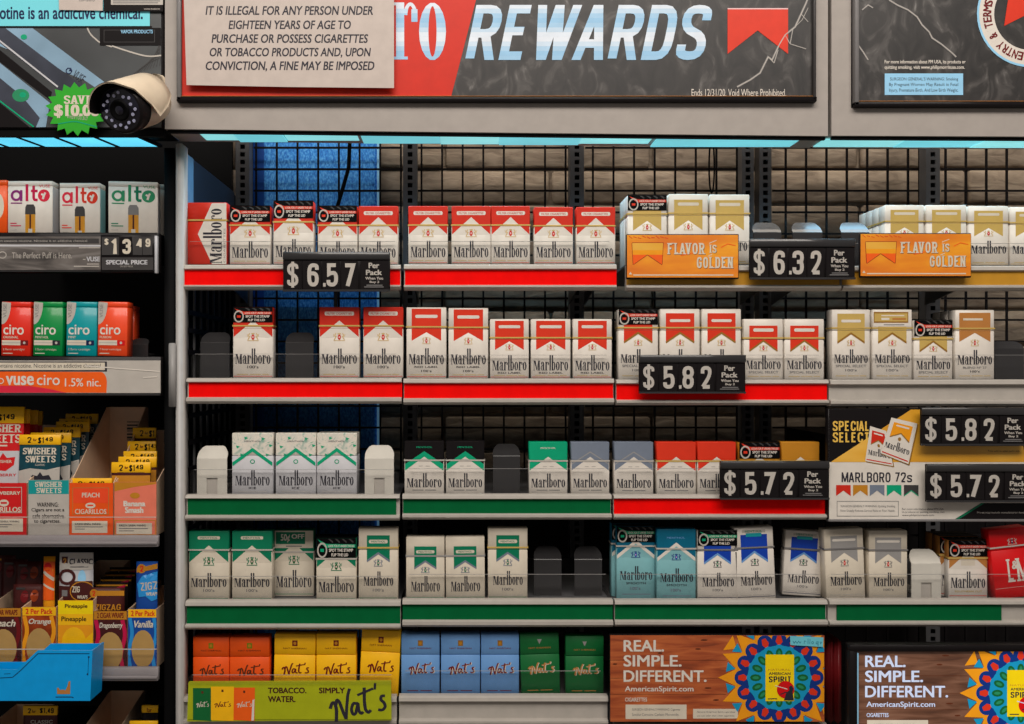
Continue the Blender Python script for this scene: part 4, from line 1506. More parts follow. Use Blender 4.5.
A = Art()
A.poly([(180, -45), (486, -45), (476, 0), (451, 97), (180, 97)], 'red', 1)
A.fit(slab_word('Marlb'), 196, -44, 390, 60, 'white', 2)
n0 = len(A.p)
A.fit(slab_word('r'), 394, 2.5, 417.5, 59.5, 'white', 2); A.fit(slab_word('o'), 419, 3, 446, 60, 'white', 2)
A.goth('REWARDS', 465, 5, 714, 60, 'white', 2, .50, .155, .20, gap=.085)
A.bands([4 + 4.7 * (i + 1) for i in range(11)], FADE, n0)
A.poly([(727.5, 9), (788, 9), (788, 54), (757.5, 30.5), (727.5, 54)], 'hotred', 2)
A.rect(727.5, 8.2, 788, 9.4, 'ltpink', 3)
A.text('Ends 12/31/20. Void Where Prohibited.', 691.5, 89, 786, 96.3, 'white', 2, .0)
for pts, t_ in (([(737, 87), (750, 80), (760, 73), (768, 57), (772, 60), (779, 45), (785, 35), (795, 27), (801, 14), (806, 3), (810, -8)], 1.5), ([(768, 57), (774, 63), (778, 50)], .9),
                ([(785, 35), (790, 44), (793, 28)], .8), ([(790, 44), (806, 49)], .8), ([(801, 14), (808, 22)], .7), ([(795, 27), (802, 20), (808, 8)], .6)):
    A.line(pts, t_ * 1.4, 'grey', 2); A.line(pts, t_ * .6, 'lgrey', 3)
header(165, 828, 129.0, 136.0, 'wide grey framed header sign reading rewards above the cigarette rack', 181.5, 811.5, 99, A,
       [(199, 'led_pale', 0), (234, 'led_cyan', .002), (283, 'led_pale', -.001), (361, 'led_cyan', .002), (440, 'led_pale', .002), (500, 'led_cyan', .002), (582, 'led_pale', -.001), (656, 'led_cyan', .002), (800, 'x', 0)])

A = Art()
A.ring(1030, 14, 52, 52, 16, 'white', 2, 0, 360, 16, 48); A.ring(1030, 14, 53.2, 53.2, 2.2, 'ltblue', 3, 0, 360, 2.2, 48)
txt = 'ENTRY & TERMS'
for i, ch in enumerate(txt):
    if ch == ' ':
        continue
    an = 103 + i * 7.7
    cx, cy = 1030 + 43 * math.cos(math.radians(an)), 14 + 43 * math.sin(math.radians(an))
    A.text(ch, cx - (2.6 if ch != 'M' else 3.4), cy - 4.2, cx + (2.6 if ch != 'M' else 3.4), cy + 4.2, 'maroon', 4, .03, 0, an + 90)
A.poly([(1004, 26), (1010, -14), (1070, -14), (1060, 24), (1026, 15)], 'hotred', 2)
A.text('For more information about PM USA, its products or', 884.5, 60, 965.5, 64.6, 'white', 2, .02)
A.text('quitting smoking, visit www.philipmorrisusa.com.', 884.5, 65.4, 964.5, 70, 'white', 2, .02)
A.rect(884.6, 73.5, 963, 95, 'ltblue', 2)
A.text('SURGEON GENERAL’S WARNING: Smoking', 890, 77.5, 958, 81.5, 'ink', 3, .0)
A.text('By Pregnant Women May Result in Fetal', 889, 83, 958, 87, 'ink', 3, .0)
A.text('Injury, Premature Birth, And Low Birth Weight.', 889, 88.5, 958, 92.8, 'ink', 3, .0)
for pts, t_ in (([(889, 0), (897, 5), (908, 10), (917, 17), (922, 25), (929, 32), (932, 38), (941, 44), (952, 53), (956, 57)], 1.3), ([(858, 45), (863, 52), (868, 60)], 1.2), ([(862, 10), (868, 5), (873, 8)], 1.0)):
    A.line(pts, t_ * 1.5, 'grey', 2); A.line(pts, t_ * .6, 'lgrey', 3)
header(831.5, 1120, 135.6, 137.0, 'black marbled header poster with half round badge at the upper right', 855, 1090, 104, A,
       [(824, 'led_pale', .001), (906, 'led_cyan', .001), (985, 'led_pale', .001), (1115, 'x', 0)])

# paper notice taped over the poster
Y = -.074
m = MB()
m.prism([(PX(183, Y), 1.985), (PX(394, Y), 1.985), (PX(394, Y), PZ(88, Y)), (PX(290, Y), PZ(87, Y)), (PX(186.5, Y), PZ(85, Y))], lambda u, v, d: (u, d, v), Y, Y + .0006, 'paper')
A = Art()
for s, a, b, c, d in (('IT IS ILLEGAL FOR ANY PERSON UNDER', 205.5, 374, 6, 15), ('EIGHTEEN YEARS OF AGE TO', 228.5, 351.5, 20.4, 29.2), ('PURCHASE OR POSSESS CIGARETTES', 211.5, 368.5, 34.2, 43),
                      ('OR TOBACCO PRODUCTS AND, UPON', 209, 371, 47.8, 57.8), ('CONVICTION, A FINE MAY BE IMPOSED', 205, 375, 61.3, 71.5)):
    A.text(s, a, c, b, d, 'ink', .5, .022, .16)
A.emit(m, lambda x, y, l: (PX(x, Y), Y - l * EPS, PZ(y, Y)))
o = m.build('paper_notice')
tag(o, 'white paper notice about illegal purchase taped over the red part of the header poster', 'notice')

# ================================================================== special select panel and its prices
Y = -.014
t = thing('promo_board', 'wide promotional panel reading special select with two price signs on it', 'promotional panel', (PX(930, Y), Y, PZ(521, Y)))
m = MB()
m.box(PX(828, Y), PX(1046, Y), Y, Y + .012, PZ(521.5, Y), PZ(408.5, Y), 'soft_black', .0008, 1)
m.box(PX(828, Y), PX(1046, Y), Y - .003, Y + .012, PZ(521.5, Y), PZ(519, Y), 'grey', .0006, 1)
m.box(PX(860, Y), PX(900, Y), Y + .012, .30, PZ(470, Y), PZ(440, Y), 'soft_black')
m.build('backing', t)
m = MB().box(PX(829, Y), PX(1045, Y), Y - .0006, Y, PZ(519, Y), PZ(409, Y), 'white')
A = Art()
A.rect(829, 409, 1045, 462, 'soft_black', 1)
A.poly([(831, 461.8), (911, 409.5), (921, 409.5), (925, 446), (1023, 446), (1026, 462), (831, 462)], 'sign_amber', 2)
A.goth('SPECIAL', 832.6, 421, 868.5, 431, 'brightgold', 3, .5, .16); A.goth('SELECT', 832.6, 432.3, 868.5, 442.3, 'brightgold', 3, .5, .16)
for (P, col, L) in (([(870, 426), (886, 431), (893, 466), (865, 461)], 'red', 3), ([(891, 417.5), (917, 423.5), (908, 464), (880, 453)], 'amber', 8)):
    (ax, ay), (bx, by), (cx, cy), (dx, dy) = P

    def bil(u, v, P=P):
        (ax, ay), (bx, by), (cx, cy), (dx, dy) = P
        x = (ax * (1 - u) + bx * u) * (1 - v) + (dx * (1 - u) + cx * u) * v
        y = (ay * (1 - u) + by * u) * (1 - v) + (dy * (1 - u) + cy * u) * v
        return x, y
    A.poly([(x + 1.2, y + 1.2) for x, y in P], 'dgold', L)
    A.poly(P, 'white', L + 1)
    B = Art()
    chevron(B, col, .14, .10, .34, .50, 'dgold'); pill(B, .15, .19, .25, None); word(B, .58, .80); B.rect(.04, .93, .96, .96, 'red', 1); B.disc(.5, .49, .06, .05, 'dgold', 2, 8)
    A.extend(B.moved(bil, L + 1.2))
A.goth('MARLBORO 72s', 841.5, 472.3, 912, 482.3, 'ink', 2, .5, .14)
for x, c in ((836, 'red'), (853, 'goldbar'), (869.7, 'slate'), (886.7, 'mint'), (903.8, 'dgrey')):
    A.poly([(x, 485), (x + 14.6, 485), (x + 14.6, 496), (x + 7.3, 490.5), (x, 496)], c, 2)
    if c == 'dgrey':
        A.line([(x, 496), (x + 7.3, 490.5), (x + 14.6, 496)], .9, 'mint', 3)
A.frame(836.8, 501, 898.5, 516.3, .5, 'grey', 2)
A.text('SURGEON GENERAL’S WARNING: Quitting Smoking', 840.5, 505, 895, 507.8, 'grey', 2, 0); A.text('Now Greatly Reduces Serious Risks to Your Health.', 840.5, 509.5, 895, 512.3, 'grey', 2, 0)
A.text('For more information about PM USA,', 902, 508, 944, 510.3, 'ink', 2, 0); A.text('its products or quitting smoking, visit', 902, 511, 944.5, 513.3, 'ink', 2, 0); A.text('www.philipmorrisusa.com', 902, 514.2, 934, 516.5, 'ink', 2, 0)
A.poly([(955, 519), (981, 503), (1045, 503), (1045, 519)], 'soft_black', 2); A.poly([(955.5, 519), (981.5, 503), (984.5, 503), (959, 519)], 'green', 3)
A.text('Prices may include manufacturer funding.', 977, 511.5, 1028, 514, 'lgrey', 3, 0)
A.text('Price valid on select packs only.', 988, 450, 1020, 452.5, 'cbrown', 3, 0)
A.emit(m, px_face(Y - .0006))
m.build('printed_panel', t)
price_sign(921, 407.5, 1029, 445.5, ['$', '5', '.8', '2'], 'black price sign reading 5.82 on the special select panel, upper of two', Y=-.030, back=-.0146)
price_sign(926, 464, 1034, 502, ['$', '5', '.7', '2'], 'black price sign reading 5.72 on the special select panel, lower of two', Y=-.030, back=-.0146)

# ================================================================== signs on the bottom row
def spirit_art(dx, dy, wood):
    A = Art()
    for s, x1, y0 in (('REAL.', 664, 640), ('SIMPLE.', 681.5, 655), ('DIFFERENT.', 706.5, 670.3)):
        A.text(s, 623.5, y0, x1, y0 + 11.6, 'white', 2, .022)
    A.text('AmericanSpirit.com', 624.8, 686, 693.5, 693, 'white', 2, .015)
    A.text('CIGARETTES', 625, 697.5, 647, 701.5, 'white', 2, .02)
    A.rect(625.5, 704.5, 686.5, 719, 'cream', 2); A.rect(693, 708.8, 738, 718.5, 'cream', 2)
    A.text('SURGEON GENERAL’S WARNING: Cigarette', 632, 708.2, 680, 711.2, 'grey', 3, 0); A.text('Smoke Contains Carbon Monoxide.', 632, 713, 679, 715.8, 'grey', 3, 0)
    A.text('Natural American Spirit cigarettes', 697, 711, 735, 713, 'grey', 3, 0); A.text('are not safer than other cigarettes.', 697, 714.8, 735, 716.8, 'grey', 3, 0)
    for x, y, w in ((698, 649, 5), (640, 716, 8), (615, 664, 4), (708, 688, 6), (704, 640, 6), (660, 653, 4), (716, 700, 5)):
        A.disc(x, y, w * .6, .8, 'brown', 1, 10)
    for y in (660, 678, 694):
        A.rect(610.5, y, 726, y + .35, 'brown', 1)
    cx, cy, n = 779, 677.5, 16
    P = lambda r, k, off=0.0: (cx + r * math.cos(2 * PI * (k + off) / n), cy + r * math.sin(2 * PI * (k + off) / n) * 1.02)
    A.poly([P(45, k / 4) for k in range(64)], 'amber', 1)
    for k in range(n):
        A.poly([P(43, k, -.52), P(61, k), P(43, k, .52)], 'amber', 2)
        A.poly([P(62, k + .5, -.36), P(62, k + .5, .36), P(51, k + .5)], 'amber', 1) if k in (9, 10, 11, 12, 13, 14, 0, 1, 2) else None
        A.poly([P(44.5, k + .5), P(53.5, k + .5, -.24), P(53.5, k + .5, .24)], 'spblue', 3)
    for k in range(n):
        x, y = P(37, k)
        A.disc(x, y, 7.6, 7.6, 'deepblue', 3, 18)
    A.poly([P(36, k / 4) for k in range(64)], 'deepblue', 3)
    for k in range(n):
        A.poly([P(30.5, k), P(35.5, k, -.25), P(41, k, -.12), P(41, k, .12), P(35.5, k, .25)], 'hotred', 4)
    A.poly([P(31.5, k / 4) for k in range(64)], 'spblue', 5)
    for k in range(n):
        x, y = P(27.5, k)
        A.disc(x, y, 5.2, 5.2, 'spblue', 5, 14)
        a = 2 * PI * k / n
        for (rr, wd, c, l) in ((5.6, 3.5, 'dgreen', 6), (3.2, 1.5, 'green2', 7)):
            x, y = P(23.5, k)
            A.poly([(x + rr * math.cos(a) * math.cos(b) - wd * math.sin(a) * math.sin(b), y + rr * math.sin(a) * math.cos(b) + wd * math.cos(a) * math.sin(b)) for b in [2 * PI * q / 12 for q in range(12)]], c, l)
    A.rect(765.2, 654.3, 793.8, 700.8, 'spyel', 9)
    A.text('NATURAL', 768, 668.5, 790, 670.3, 'sign_gold', 10, .0); A.text('AMERICAN', 768.5, 672, 790.2, 674.7, 'ink', 10, .02); A.goth('SPIRIT', 768.5, 676, 790.2, 682, 'ink', 10, .5, .17)
    A.disc(785.2, 689.3, 8.7, 8.7, 'lred', 11, 26)
    A.poly([(783.5, 700), (786, 692), (789, 690), (788.5, 686.5), (791, 685), (793, 688), (792.2, 692), (793.5, 700)], 'ink', 12)
    A.line([(775, 685.3), (787, 688.8)], .8, 'white', 12); A.line([(780, 694), (786, 691.6)], 1.0, 'ink', 12); A.rect(767.5, 698, 777, 699, 'ink', 10)
    return A


def wood_sign(name, label, x0, y0, x1, y1, wood, Y, dx, dy, framed):
    t = thing(name, label, 'promotional sign', (PX((x0 + x1) / 2, Y), Y, PZ(y1, Y)))
    m = MB()
    if framed:
        for a, b, c, d in ((x0 - 7, y0 - 6, x1 + 7, y0 + .6), (x0 - 7, y0, x0 + .8, y1 + 6), (x1, y0, x1 + 7, y1 + 6), (x0 - 7, y1, x1 + 7, y1 + 6)):
            m.box(PX(a, Y), PX(c, Y), Y - .006, Y + .012, PZ(d, Y), PZ(b, Y), 'soft_black', .001, 1)
        m.box(PX(x0, Y), PX(x1, Y), Y + .002, Y + .012, PZ(y1, Y), PZ(y0, Y), 'soft_black')
        m.build('frame', t)
        m = MB().box(PX(x0 + .6, Y), PX(x0 + 2.0, Y), Y - .0055, Y + .001, PZ(y1, Y), PZ(y0 + 2, Y), 'ltblue')
        m.build('clear_edge', t)
    else:
        m.box(PX(x0, Y), PX(x1, Y), Y, Y + .010, PZ(y1, Y), PZ(y0, Y), 'soft_black', .0008, 1)
        m.box(PX(x0 + 40, Y), PX(x1 - 40, Y), Y + .010, .03, PZ(y1, Y), PZ(y1 - 8, Y), 'soft_black')
        m.build('backing', t)
    m = MB().box(PX(x0 + .3, Y), PX(x1 - .3, Y), Y - .0006, Y + .002, PZ(y1 - .5, Y), PZ(y0 + .3, Y), wood)
    A = spirit_art(0, 0, wood).moved(lambda x, y: (x + dx, y + dy))
    if framed:
        A.p = [(q, k + '_lit', l) for q, k, l in A.p]
    A.emit(m, px_face(Y - .0006), x_min=x0 + .5, x_max=x1 - .5, y_min=y0 + .5, y_max=y1 - .6)
    m.build('printed_panel', t)
    return t


wood_sign('promo_sign', 'orange brown wood printed sign with colourful round pattern and yellow pack, fully in view', 610, 635, 824.5, 722, 'wood_orange', -.018, 0, 0, False)
wood_sign('framed_sign', 'brown wood printed sign in a black frame at the lower right corner', 855, 650, 1069, 738, 'wood_brown', -.055, 241.5, 15.5, True)
Y = -.021
m = MB()
q = [(790, 636), (823.5, 637.5), (823, 647), (790.5, 645)]
px_prism(m, q, Y, Y + .0005, 'cyan')
A = Art()
A.line(rounded([(793, 641), (794, 643.4), (795.5, 641), (797, 643.4), (798.5, 641), (800, 643), (801, 641.5)], False), .45, 'dteal', 1)
A.line([(804, 643.6), (804.4, 640.8), (806, 641.2)], .45, 'dteal', 1); A.line([(808, 638.6), (808, 644)], .45, 'dteal', 1); A.line([(810, 638.8), (809.8, 644)], .45, 'dteal', 1)
A.ring(812.5, 642.6, 1.2, 1.4, .45, 'dteal', 1, 0, 360, .45, 10); A.ring(817, 642.8, 1.2, 1.4, .45, 'dteal', 1, 0, 360, .45, 10); A.line([(818.2, 641.2), (818, 646)], .45, 'dteal', 1); A.line([(820, 641.5), (820.6, 644), (821.8, 641.6)], .45, 'dteal', 1)
A.emit(m, px_face(Y))
tag(m.build('paper_note'), 'small turquoise paper note with handwriting stuck to the corner of the wood printed sign', 'note')

# dark red cartons glimpsed between the two signs
for i, (a, b, lab) in enumerate(((829.5, 834, 'dark red upright carton in the gap beside the wood printed sign'), (836, 842, 'second dark red upright carton nearer the black framed sign'))):
    Y = .03
    m = MB().box(PX(a, Y), PX(b, Y), Y, Y + .05, PZ(724.5, .03) + .0005, PZ(640, Y), 'maroon', .003)
    tag(m.build('carton'), lab, 'carton', 'dark red cartons')

# lime sign with the brush lettering
Y = -.020
t = thing('promo_sign', 'lime green sign with three small packs and black brush lettering', 'promotional sign', (PX(290, Y), Y, PZ(721, Y)))
m = MB()
px_prism(m, [(188.5, 682.5), (391, 681.5), (391.5, 720.5), (187, 721.5)], Y, Y + .006, 'lime')
m.box(PX(230, Y), PX(350, Y), Y + .006, -.012, PZ(716, Y), PZ(704, Y), 'lime')
A = Art()
for x0, x1, y0, c, ink in ((193, 212, 688, 'dgreen', 'cream'), (211, 234, 686.5, 'yellow', 'maroon'), (233.5, 255, 687.5, 'orange2', 'cream')):
    A.poly([(x0, y0), (x1, y0), (x1 - .5, 721), (x0, 720)], c, 2)
    A.fit(script_nats(), x0 + 3, 701, x1 - 3, 707.5, ink, 3); A.rect((x0 + x1) / 2 - 1, y0 + 3, (x0 + x1) / 2 + 1, y0 + 5.4, 'brown', 3)
A.poly([(252.5, 700), (254.5, 699), (254, 720.5), (251.5, 720.5)], 'white', 4)
A.text('TOBACCO.', 268, 687.5, 306.5, 693.2, 'cbrown', 2, .03); A.text('WATER.', 268, 696, 295.5, 702, 'cbrown', 2, .03); A.text('SIMPLY', 319, 687.5, 345, 693.2, 'cbrown', 2, .03)
A.fit(script_nats(), 328, 685.5, 386, 719, 'ink', 2, 0, -8)
A.rect(188, 719.2, 391.5, 720.2, 'oliv', 1)
A.emit(m, px_face(Y))
m.build('printed_card', t)
m = MB().box(PX(190, Y), PX(391, Y), Y - .002, Y - .0012, PZ(684, Y), PZ(676, Y), 'acrylic')
m.build('clear_cover', t)

# ================================================================== the dark merchandiser at the left
XL = PX(-60, 0)
t = thing('merchandiser', 'black merchandiser cabinet at the left holding vapor packs and cigarillos', 'cabinet', (PX(80, 0), .2, 0))
a, b = PX(163.5, 0), PX(174.5, 0)
MB().box(a, b, .002, .42, 0, 1.768, 'black', .001, 1).build('side_panel', t)
MB().box(-1.15, a, .42, .43, 0, 1.95, 'black').build('back_panel', t)
MB().box(-1.15, -1.13, .0, .42, 0, 1.768, 'black').build('side_panel', t)
MB().box(XL, PX(158, 0), .02, .42, 0, .06, 'black').build('base', t)

# header board of the merchandiser with the big photograph of two pen shaped devices
Y = -.055
t = thing('header_board', 'backlit header board with grey metallic device picture above the vapor packs', 'header sign', (PX(80, Y), 0, PZ(137, Y)))
m = MB().box(PX(-60, Y), PX(163.5, Y), Y, .02, PZ(128.5, Y), 2.04, 'soft_black')
m.box(PX(-60, Y), PX(163.5, Y), Y + .002, Y + .010, PZ(136, Y), PZ(128.5, Y), 'black')
m.build('housing', t)
m = MB().box(PX(-60, Y), PX(161.5, Y), Y - .0015, Y, PZ(127.5, Y), 2.03, 'vape_grey')
A = Art()
A.poly([(-40, 30), (-40, 2), (10, 27), (31, 27), (107, 84), (96, 88), (84, 80)], 'ltblue_print', 1)
A.poly([(-40, 6), (4, 27), (58, 68), (90, 90), (62, 92), (0, 43), (-40, 16)], 'device_grey', 2)
A.line([(-20, 24), (0, 41), (58, 87)], 1.6, 'greyw', 3)
A.poly([(-40, 20), (0, 50), (52, 92), (50, 100), (0, 62), (-40, 34)], 'soft_black', 2)
A.poly([(-40, 36), (0, 63), (50, 103), (46, 127), (36, 127.4), (0, 98), (-40, 68)], 'ltblue_print', 3)
A.poly([(-40, 50), (0, 78), (22, 96), (40, 118), (36, 127.4), (0, 100), (-40, 72)], 'device_grey', 4)
A.line([(-20, 86), (0, 101), (34, 127)], 1.4, 'mint', 5)
A.poly([(-40, 72), (0, 103), (30, 127.4), (-40, 127.4)], 'soft_black', 4)
A.disc(24, 37, 3.2, 2.6, 'mint', 4, 14); A.disc(21, 95.5, 8.5, 6.5, 'green2', 5, 20); A.disc(23, 95, 3.4, 2.8, 'mint', 6, 14)
A.ring(69, 71, 3.2, 3.2, .9, 'navy', 4); A.poly([(69, 71), (71, 67.5), (72.5, 71)], 'navy', 5); A.text('VUSE', 73, 72.5, 85, 81, 'device_grey', 4, .0, 0, 34)
A.rect(-60, 26.2, 152, 28, 'soft_black', 5); A.rect(-60, -30, 150, 26.2, 'ltblue_banner', 6)
A.text('nicotine is an addictive chemical.', -13.5, 6.2, 143, 19.5, 'navy', 7, .022)
A.rect(100, 28, 161, 45.5, 'soft_black', 5); A.frame(104, 30, 155, 42.5, .5, 'dgrey', 6); A.text('VAPOR PRODUCTS', 121, 30, 153, 33.6, 'ltblue', 7, .02)
A.line(rounded([(85, 22), (90, 34, 4), (100, 43, 4), (112, 47)], False), 1.4, 'lgrey', 4); A.line(rounded([(112, 46), (130, 52, 8), (148, 57, 8), (162, 55.5)], False), 1.5, 'lgrey', 4)  # pale arcs: curved reflections painted onto the poster
for k in range(9):
    A.line(rounded([(134 + 3.2 * k, 74 - 1 * k), (146 + 2 * k, 64 - 2 * k, 8), (160, 58 - 3.2 * k)], False), .5, 'dgrey', 3)
A.emit(m, px_face(Y - .0015), x_max=161.3, y_max=127.3)
m.build('poster', t)
m = MB()
cuts = [-60, -20, 18, 56, 96, 140]
for i in range(len(cuts) - 1):
    xa, xb = PX(cuts[i], -.05), PX(cuts[i + 1] - 3.5, -.05)
    sh = .012
    z = PZ(137.2, -.045)
    m.add([(xa, -.045, z), (xb, -.045, z), (xb + sh, .012, z), (xa + sh, .012, z), (xa, -.045, z + .002), (xb, -.045, z + .002), (xb + sh, .012, z + .002), (xa + sh, .012, z + .002)],
          [(0, 1, 2, 3), (4, 5, 6, 7), (0, 1, 5, 4), (2, 3, 7, 6), (0, 3, 7, 4), (1, 2, 6, 5)], 'led_blue')
m.build('light_diffuser', t)
for c in cuts[1:]:
    m = MB()
    xa, xb = PX(c - 3.5, -.05), PX(c, -.05)
    z = PZ(137.2, -.045) - .001
    m.add([(xa, -.045, z), (xb, -.045, z), (xb + .012, .012, z), (xa + .012, .012, z), (xa, -.045, z + .004), (xb, -.045, z + .004), (xb + .012, .012, z + .004), (xa + .012, .012, z + .004)],
          [(0, 1, 2, 3), (4, 5, 6, 7), (0, 1, 5, 4), (2, 3, 7, 6), (0, 3, 7, 4), (1, 2, 6, 5)], 'black')
    m.build('diffuser_rib', t)

# paper cards tucked over the banner
Y = -.060
m = MB()
px_prism(m, [(58.5, -20), (103, -20), (102.5, 10.6), (59, 9.8)], Y, Y + .0008, 'paper')
A = Art(); A.text('company', 79, -.2, 95, 1.8, 'grey', 1, 0); A.emit(m, px_face(Y))
tag(m.build('paper_card'), 'plain pale paper card hanging over the turquoise banner', 'card')
m = MB()
px_prism(m, [(103.5, -20), (163, -20), (163, 11.3), (103.5, 11.3)], Y, Y + .001, 'soft_black')
A = Art(); A.rect(111, -20, 163, 4.8, 'lgrey', 1); A.rect(113, .4, 160, 1.3, 'grey', 2); A.rect(113, 2.4, 158, 3.3, 'grey', 2); A.text('VAPOR PRODUCTS', 144, 8.4, 160, 9.8, 'lgrey', 1, .02); A.emit(m, px_face(Y))
tag(m.build('warning_card'), 'black card with a white warning block right of the plain paper card', 'card')

# green starburst
Y = -.070
m = MB()
pts = []
for k in range(36):
    r = 1.0 if k % 2 == 0 else .80
    an = 2 * PI * k / 36 + .12
    pts.append((76 + 31 * r * math.cos(an), 109 + 27 * r * math.sin(an)))
px_prism(m, pts, Y, Y + .0008, 'burst')
m.box(PX(70, Y), PX(82, Y), Y + .0008, -.0567, PZ(118, Y), PZ(100, Y), 'dgreen')
A = Art()
serif_fit(A, 'SAVE', 64, 95.5, 93.5, 104, 'cream', 2)
A.text('$10.00', 54, 104.5, 99.5, 118, 'cream', 2, .05)
A.text('WHEN YOU BUY', 67, 115.5, 88, 119.5, 'lgrey', 2, .0, 0, 6); A.line(rounded([(58, 124), (75, 121, 6), (97, 127)], False), 1.0, 'mint', 2)
A.emit(m, px_face(Y), x_min=46, x_max=106)
tag(m.build('starburst_card'), 'green starburst card reading save ten dollars, partly behind the security camera', 'promotional card')

# ------------------------------------------------------------------ bullet security camera
face = Vector((PX(120.5, -.155), -.155, PZ(110, -.155)))
tail = Vector((PX(152, -.085), -.085, PZ(100, -.085)))
ax = (face - tail).normalized()
side = ax.cross(Vector((0, 0, 1))).normalized()
upv = side.cross(ax).normalized()
R = .0305
t = thing('security_camera', 'white bullet security camera with ring of lights under the left header', 'security camera', tuple(tail))


def cpt(s, a, r):
    return face + ax * s + (side * math.cos(a) + upv * math.sin(a)) * r


def lathe(mb, prof, mat, n=36):
    v, f = [], []
    for s, r in prof:
        for k in range(n):
            v.append(cpt(s, 2 * PI * k / n, r))
    for i in range(len(prof) - 1):
        for k in range(n):
            q = (k + 1) % n
            f.append((i * n + k, i * n + q, i * n + n + q, i * n + n + k))
    f.append(tuple(range(n)))
    f.append(tuple(range((len(prof) - 1) * n, len(prof) * n)))
    mb.add(v, f, mat, True)


L = (face - tail).length
m = MB(); lathe(m, [(-.022, R), (-L * .8, R), (-L, R * .92), (-L - .010, R * .6)], 'camcream'); m.build('body', t)
m = MB(); lathe(m, [(-.022, R * 1.0), (-.004, R * 1.0), (0, R * .95), (.0005, R * .90)], 'soft_black'); m.build('face_ring', t)
m = MB(); lathe(m, [(.0006, R * .88), (.0012, R * .86), (.0014, 0.0001)], 'navy_glass'); m.build('front_glass', t)
m = MB(); lathe(m, [(.0015, R * .44), (.004, R * .42), (.0045, R * .36), (.003, R * .30), (.003, .0001)], 'black'); lathe(m, [(.0031, R * .18), (.0044, R * .12), (.0046, .0001)], 'navy_glass', 16); m.build('lens', t)
for k in range(18):
    an = 2 * PI * k / 18
    c = cpt(.0016, an, R * (.72 if k % 2 else .60))
    m = MB()
    v = [c + (side * math.cos(q * PI / 4) + upv * math.sin(q * PI / 4)) * .0021 + ax * (.0 if z == 0 else .0012) for z in (0, 1) for q in range(8)]
    m.add(v, [tuple(range(8)), tuple(range(8, 16))] + [(q, (q + 1) % 8, 8 + (q + 1) % 8, 8 + q) for q in range(8)], 'led_white')
    m.build('infrared_led', t)
# sunshield: a curved plate over the top that reaches down to a point at the side
m = MB()
v, f, f_in = [], [], []
n = 22
for s_i, s in enumerate((.014, .002, -.015, -.035, -.055, -.068)):
    lo = (4, -4, -8, -8, -6, 4)[s_i]
    hi = (104, 138, 178, 206, 190, 172)[s_i]
    for k in range(n + 1):
        an = math.radians(lo + (hi - lo) * k / n)
        v.append(cpt(s, an, R * 1.14))
        v.append(cpt(s, an, R * 1.20))
w = 2 * (n + 1)
for i in range(5):
    for k in range(n):
        a0 = i * w + 2 * k
        f_in.append((a0, a0 + 2, a0 + w + 2, a0 + w))
        f += [(a0 + 1, a0 + 3, a0 + w + 3, a0 + w + 1)]
    f += [(i * w, i * w + 1, i * w + w + 1, i * w + w), (i * w + w - 2, i * w + w - 1, i * w + 2 * w - 1, i * w + 2 * w - 2)]
for k in range(n):
    f += [(2 * k, 2 * k + 1, 2 * k + 3, 2 * k + 2), (5 * w + 2 * k, 5 * w + 2 * k + 1, 5 * w + 2 * k + 3, 5 * w + 2 * k + 2)]
m.add(v, f, 'camcream', True)
m.add(v, f_in, 'soft_black', True)  # shade inside the shield, put into its black inner faces
m.build('sun_shield', t)
m = MB()
m.tube([cpt(-L - .004, 0, 0), (PX(160, -.058), -.066, PZ(96, -.058)), (PX(160, -.058), -.058, PZ(84, -.058))], [.010, .009, .008], 'camcream', 12)
m.tube([(PX(157, -.06), -.072, PZ(82, -.06)), (PX(157, -.06), -.0555, PZ(82, -.06))], [.008, .012], 'camcream', 14)
m.build('mount_arm', t)

# ------------------------------------------------------------------ merchandiser shelves
def mshelf(label, ytop, ybot, x1, kind, fence=None):
    Y = -.012
    zt, zb = PZ(ytop, .004), PZ(ybot, Y)
    DECKS.append((XL, PX(160, 0), zt))
    lip = PZ(ytop, Y)
    t = thing('shelf', label, 'shelf', (PX(60, 0), 0, zb), 'shelves of the dark merchandiser')
    MB().box(XL, PX(156.8, 0), .0012, .40, zt - .004, zt, 'black').build('deck', t)
    m = MB()
    if kind == 'black':
        m.box(XL, PX(x1, Y), Y, .001, zb, lip, 'soft_black', .0008, 1)
        m.box(XL, PX(x1 - 1, Y), Y - .001, Y, zb + .001, zb + .005, 'gplast')
    elif kind == 'grey':
        m.box(XL, PX(x1, Y), Y + .004, .001, zb, lip - .001, 'rail_grey', .0008, 1)
        m.box(XL, PX(x1, Y), Y, Y + .004, zb + .004, zb + .008, 'rail_grey', .0006, 1)
    m.build('price_rail', t)
    if fence:
        MB().box(XL, PX(x1, Y), Y - .002, Y, zt - .012, PZ(fence, Y), 'acrylic').build('front_fence', t)
        MB().box(XL, PX(x1, Y), Y - .0022, Y + .0002, PZ(fence, Y) - .0004, PZ(fence, Y) + .0004, 'lgrey').build('fence_edge', t)
    return t


sA = mshelf('dark shelf with grey printed strip under the white vapor boxes', 233, 272.5, 159, 'black')
sB = mshelf('dark shelf with orange and white strip under four small coloured boxes', 356.5, 396, 161, 'black')
sC = mshelf('dark shelf with clear fence holding boxes of cigarillo pouches, upper of two', 535.5, 547.5, 157, 'grey', 517)
sD = mshelf('dark shelf with clear fence behind the bright blue tray', 668, 682, 157, 'grey', 649)
sE = mshelf('lowest dark shelf of the merchandiser below the picture edge', 800, 812, 157, 'grey')

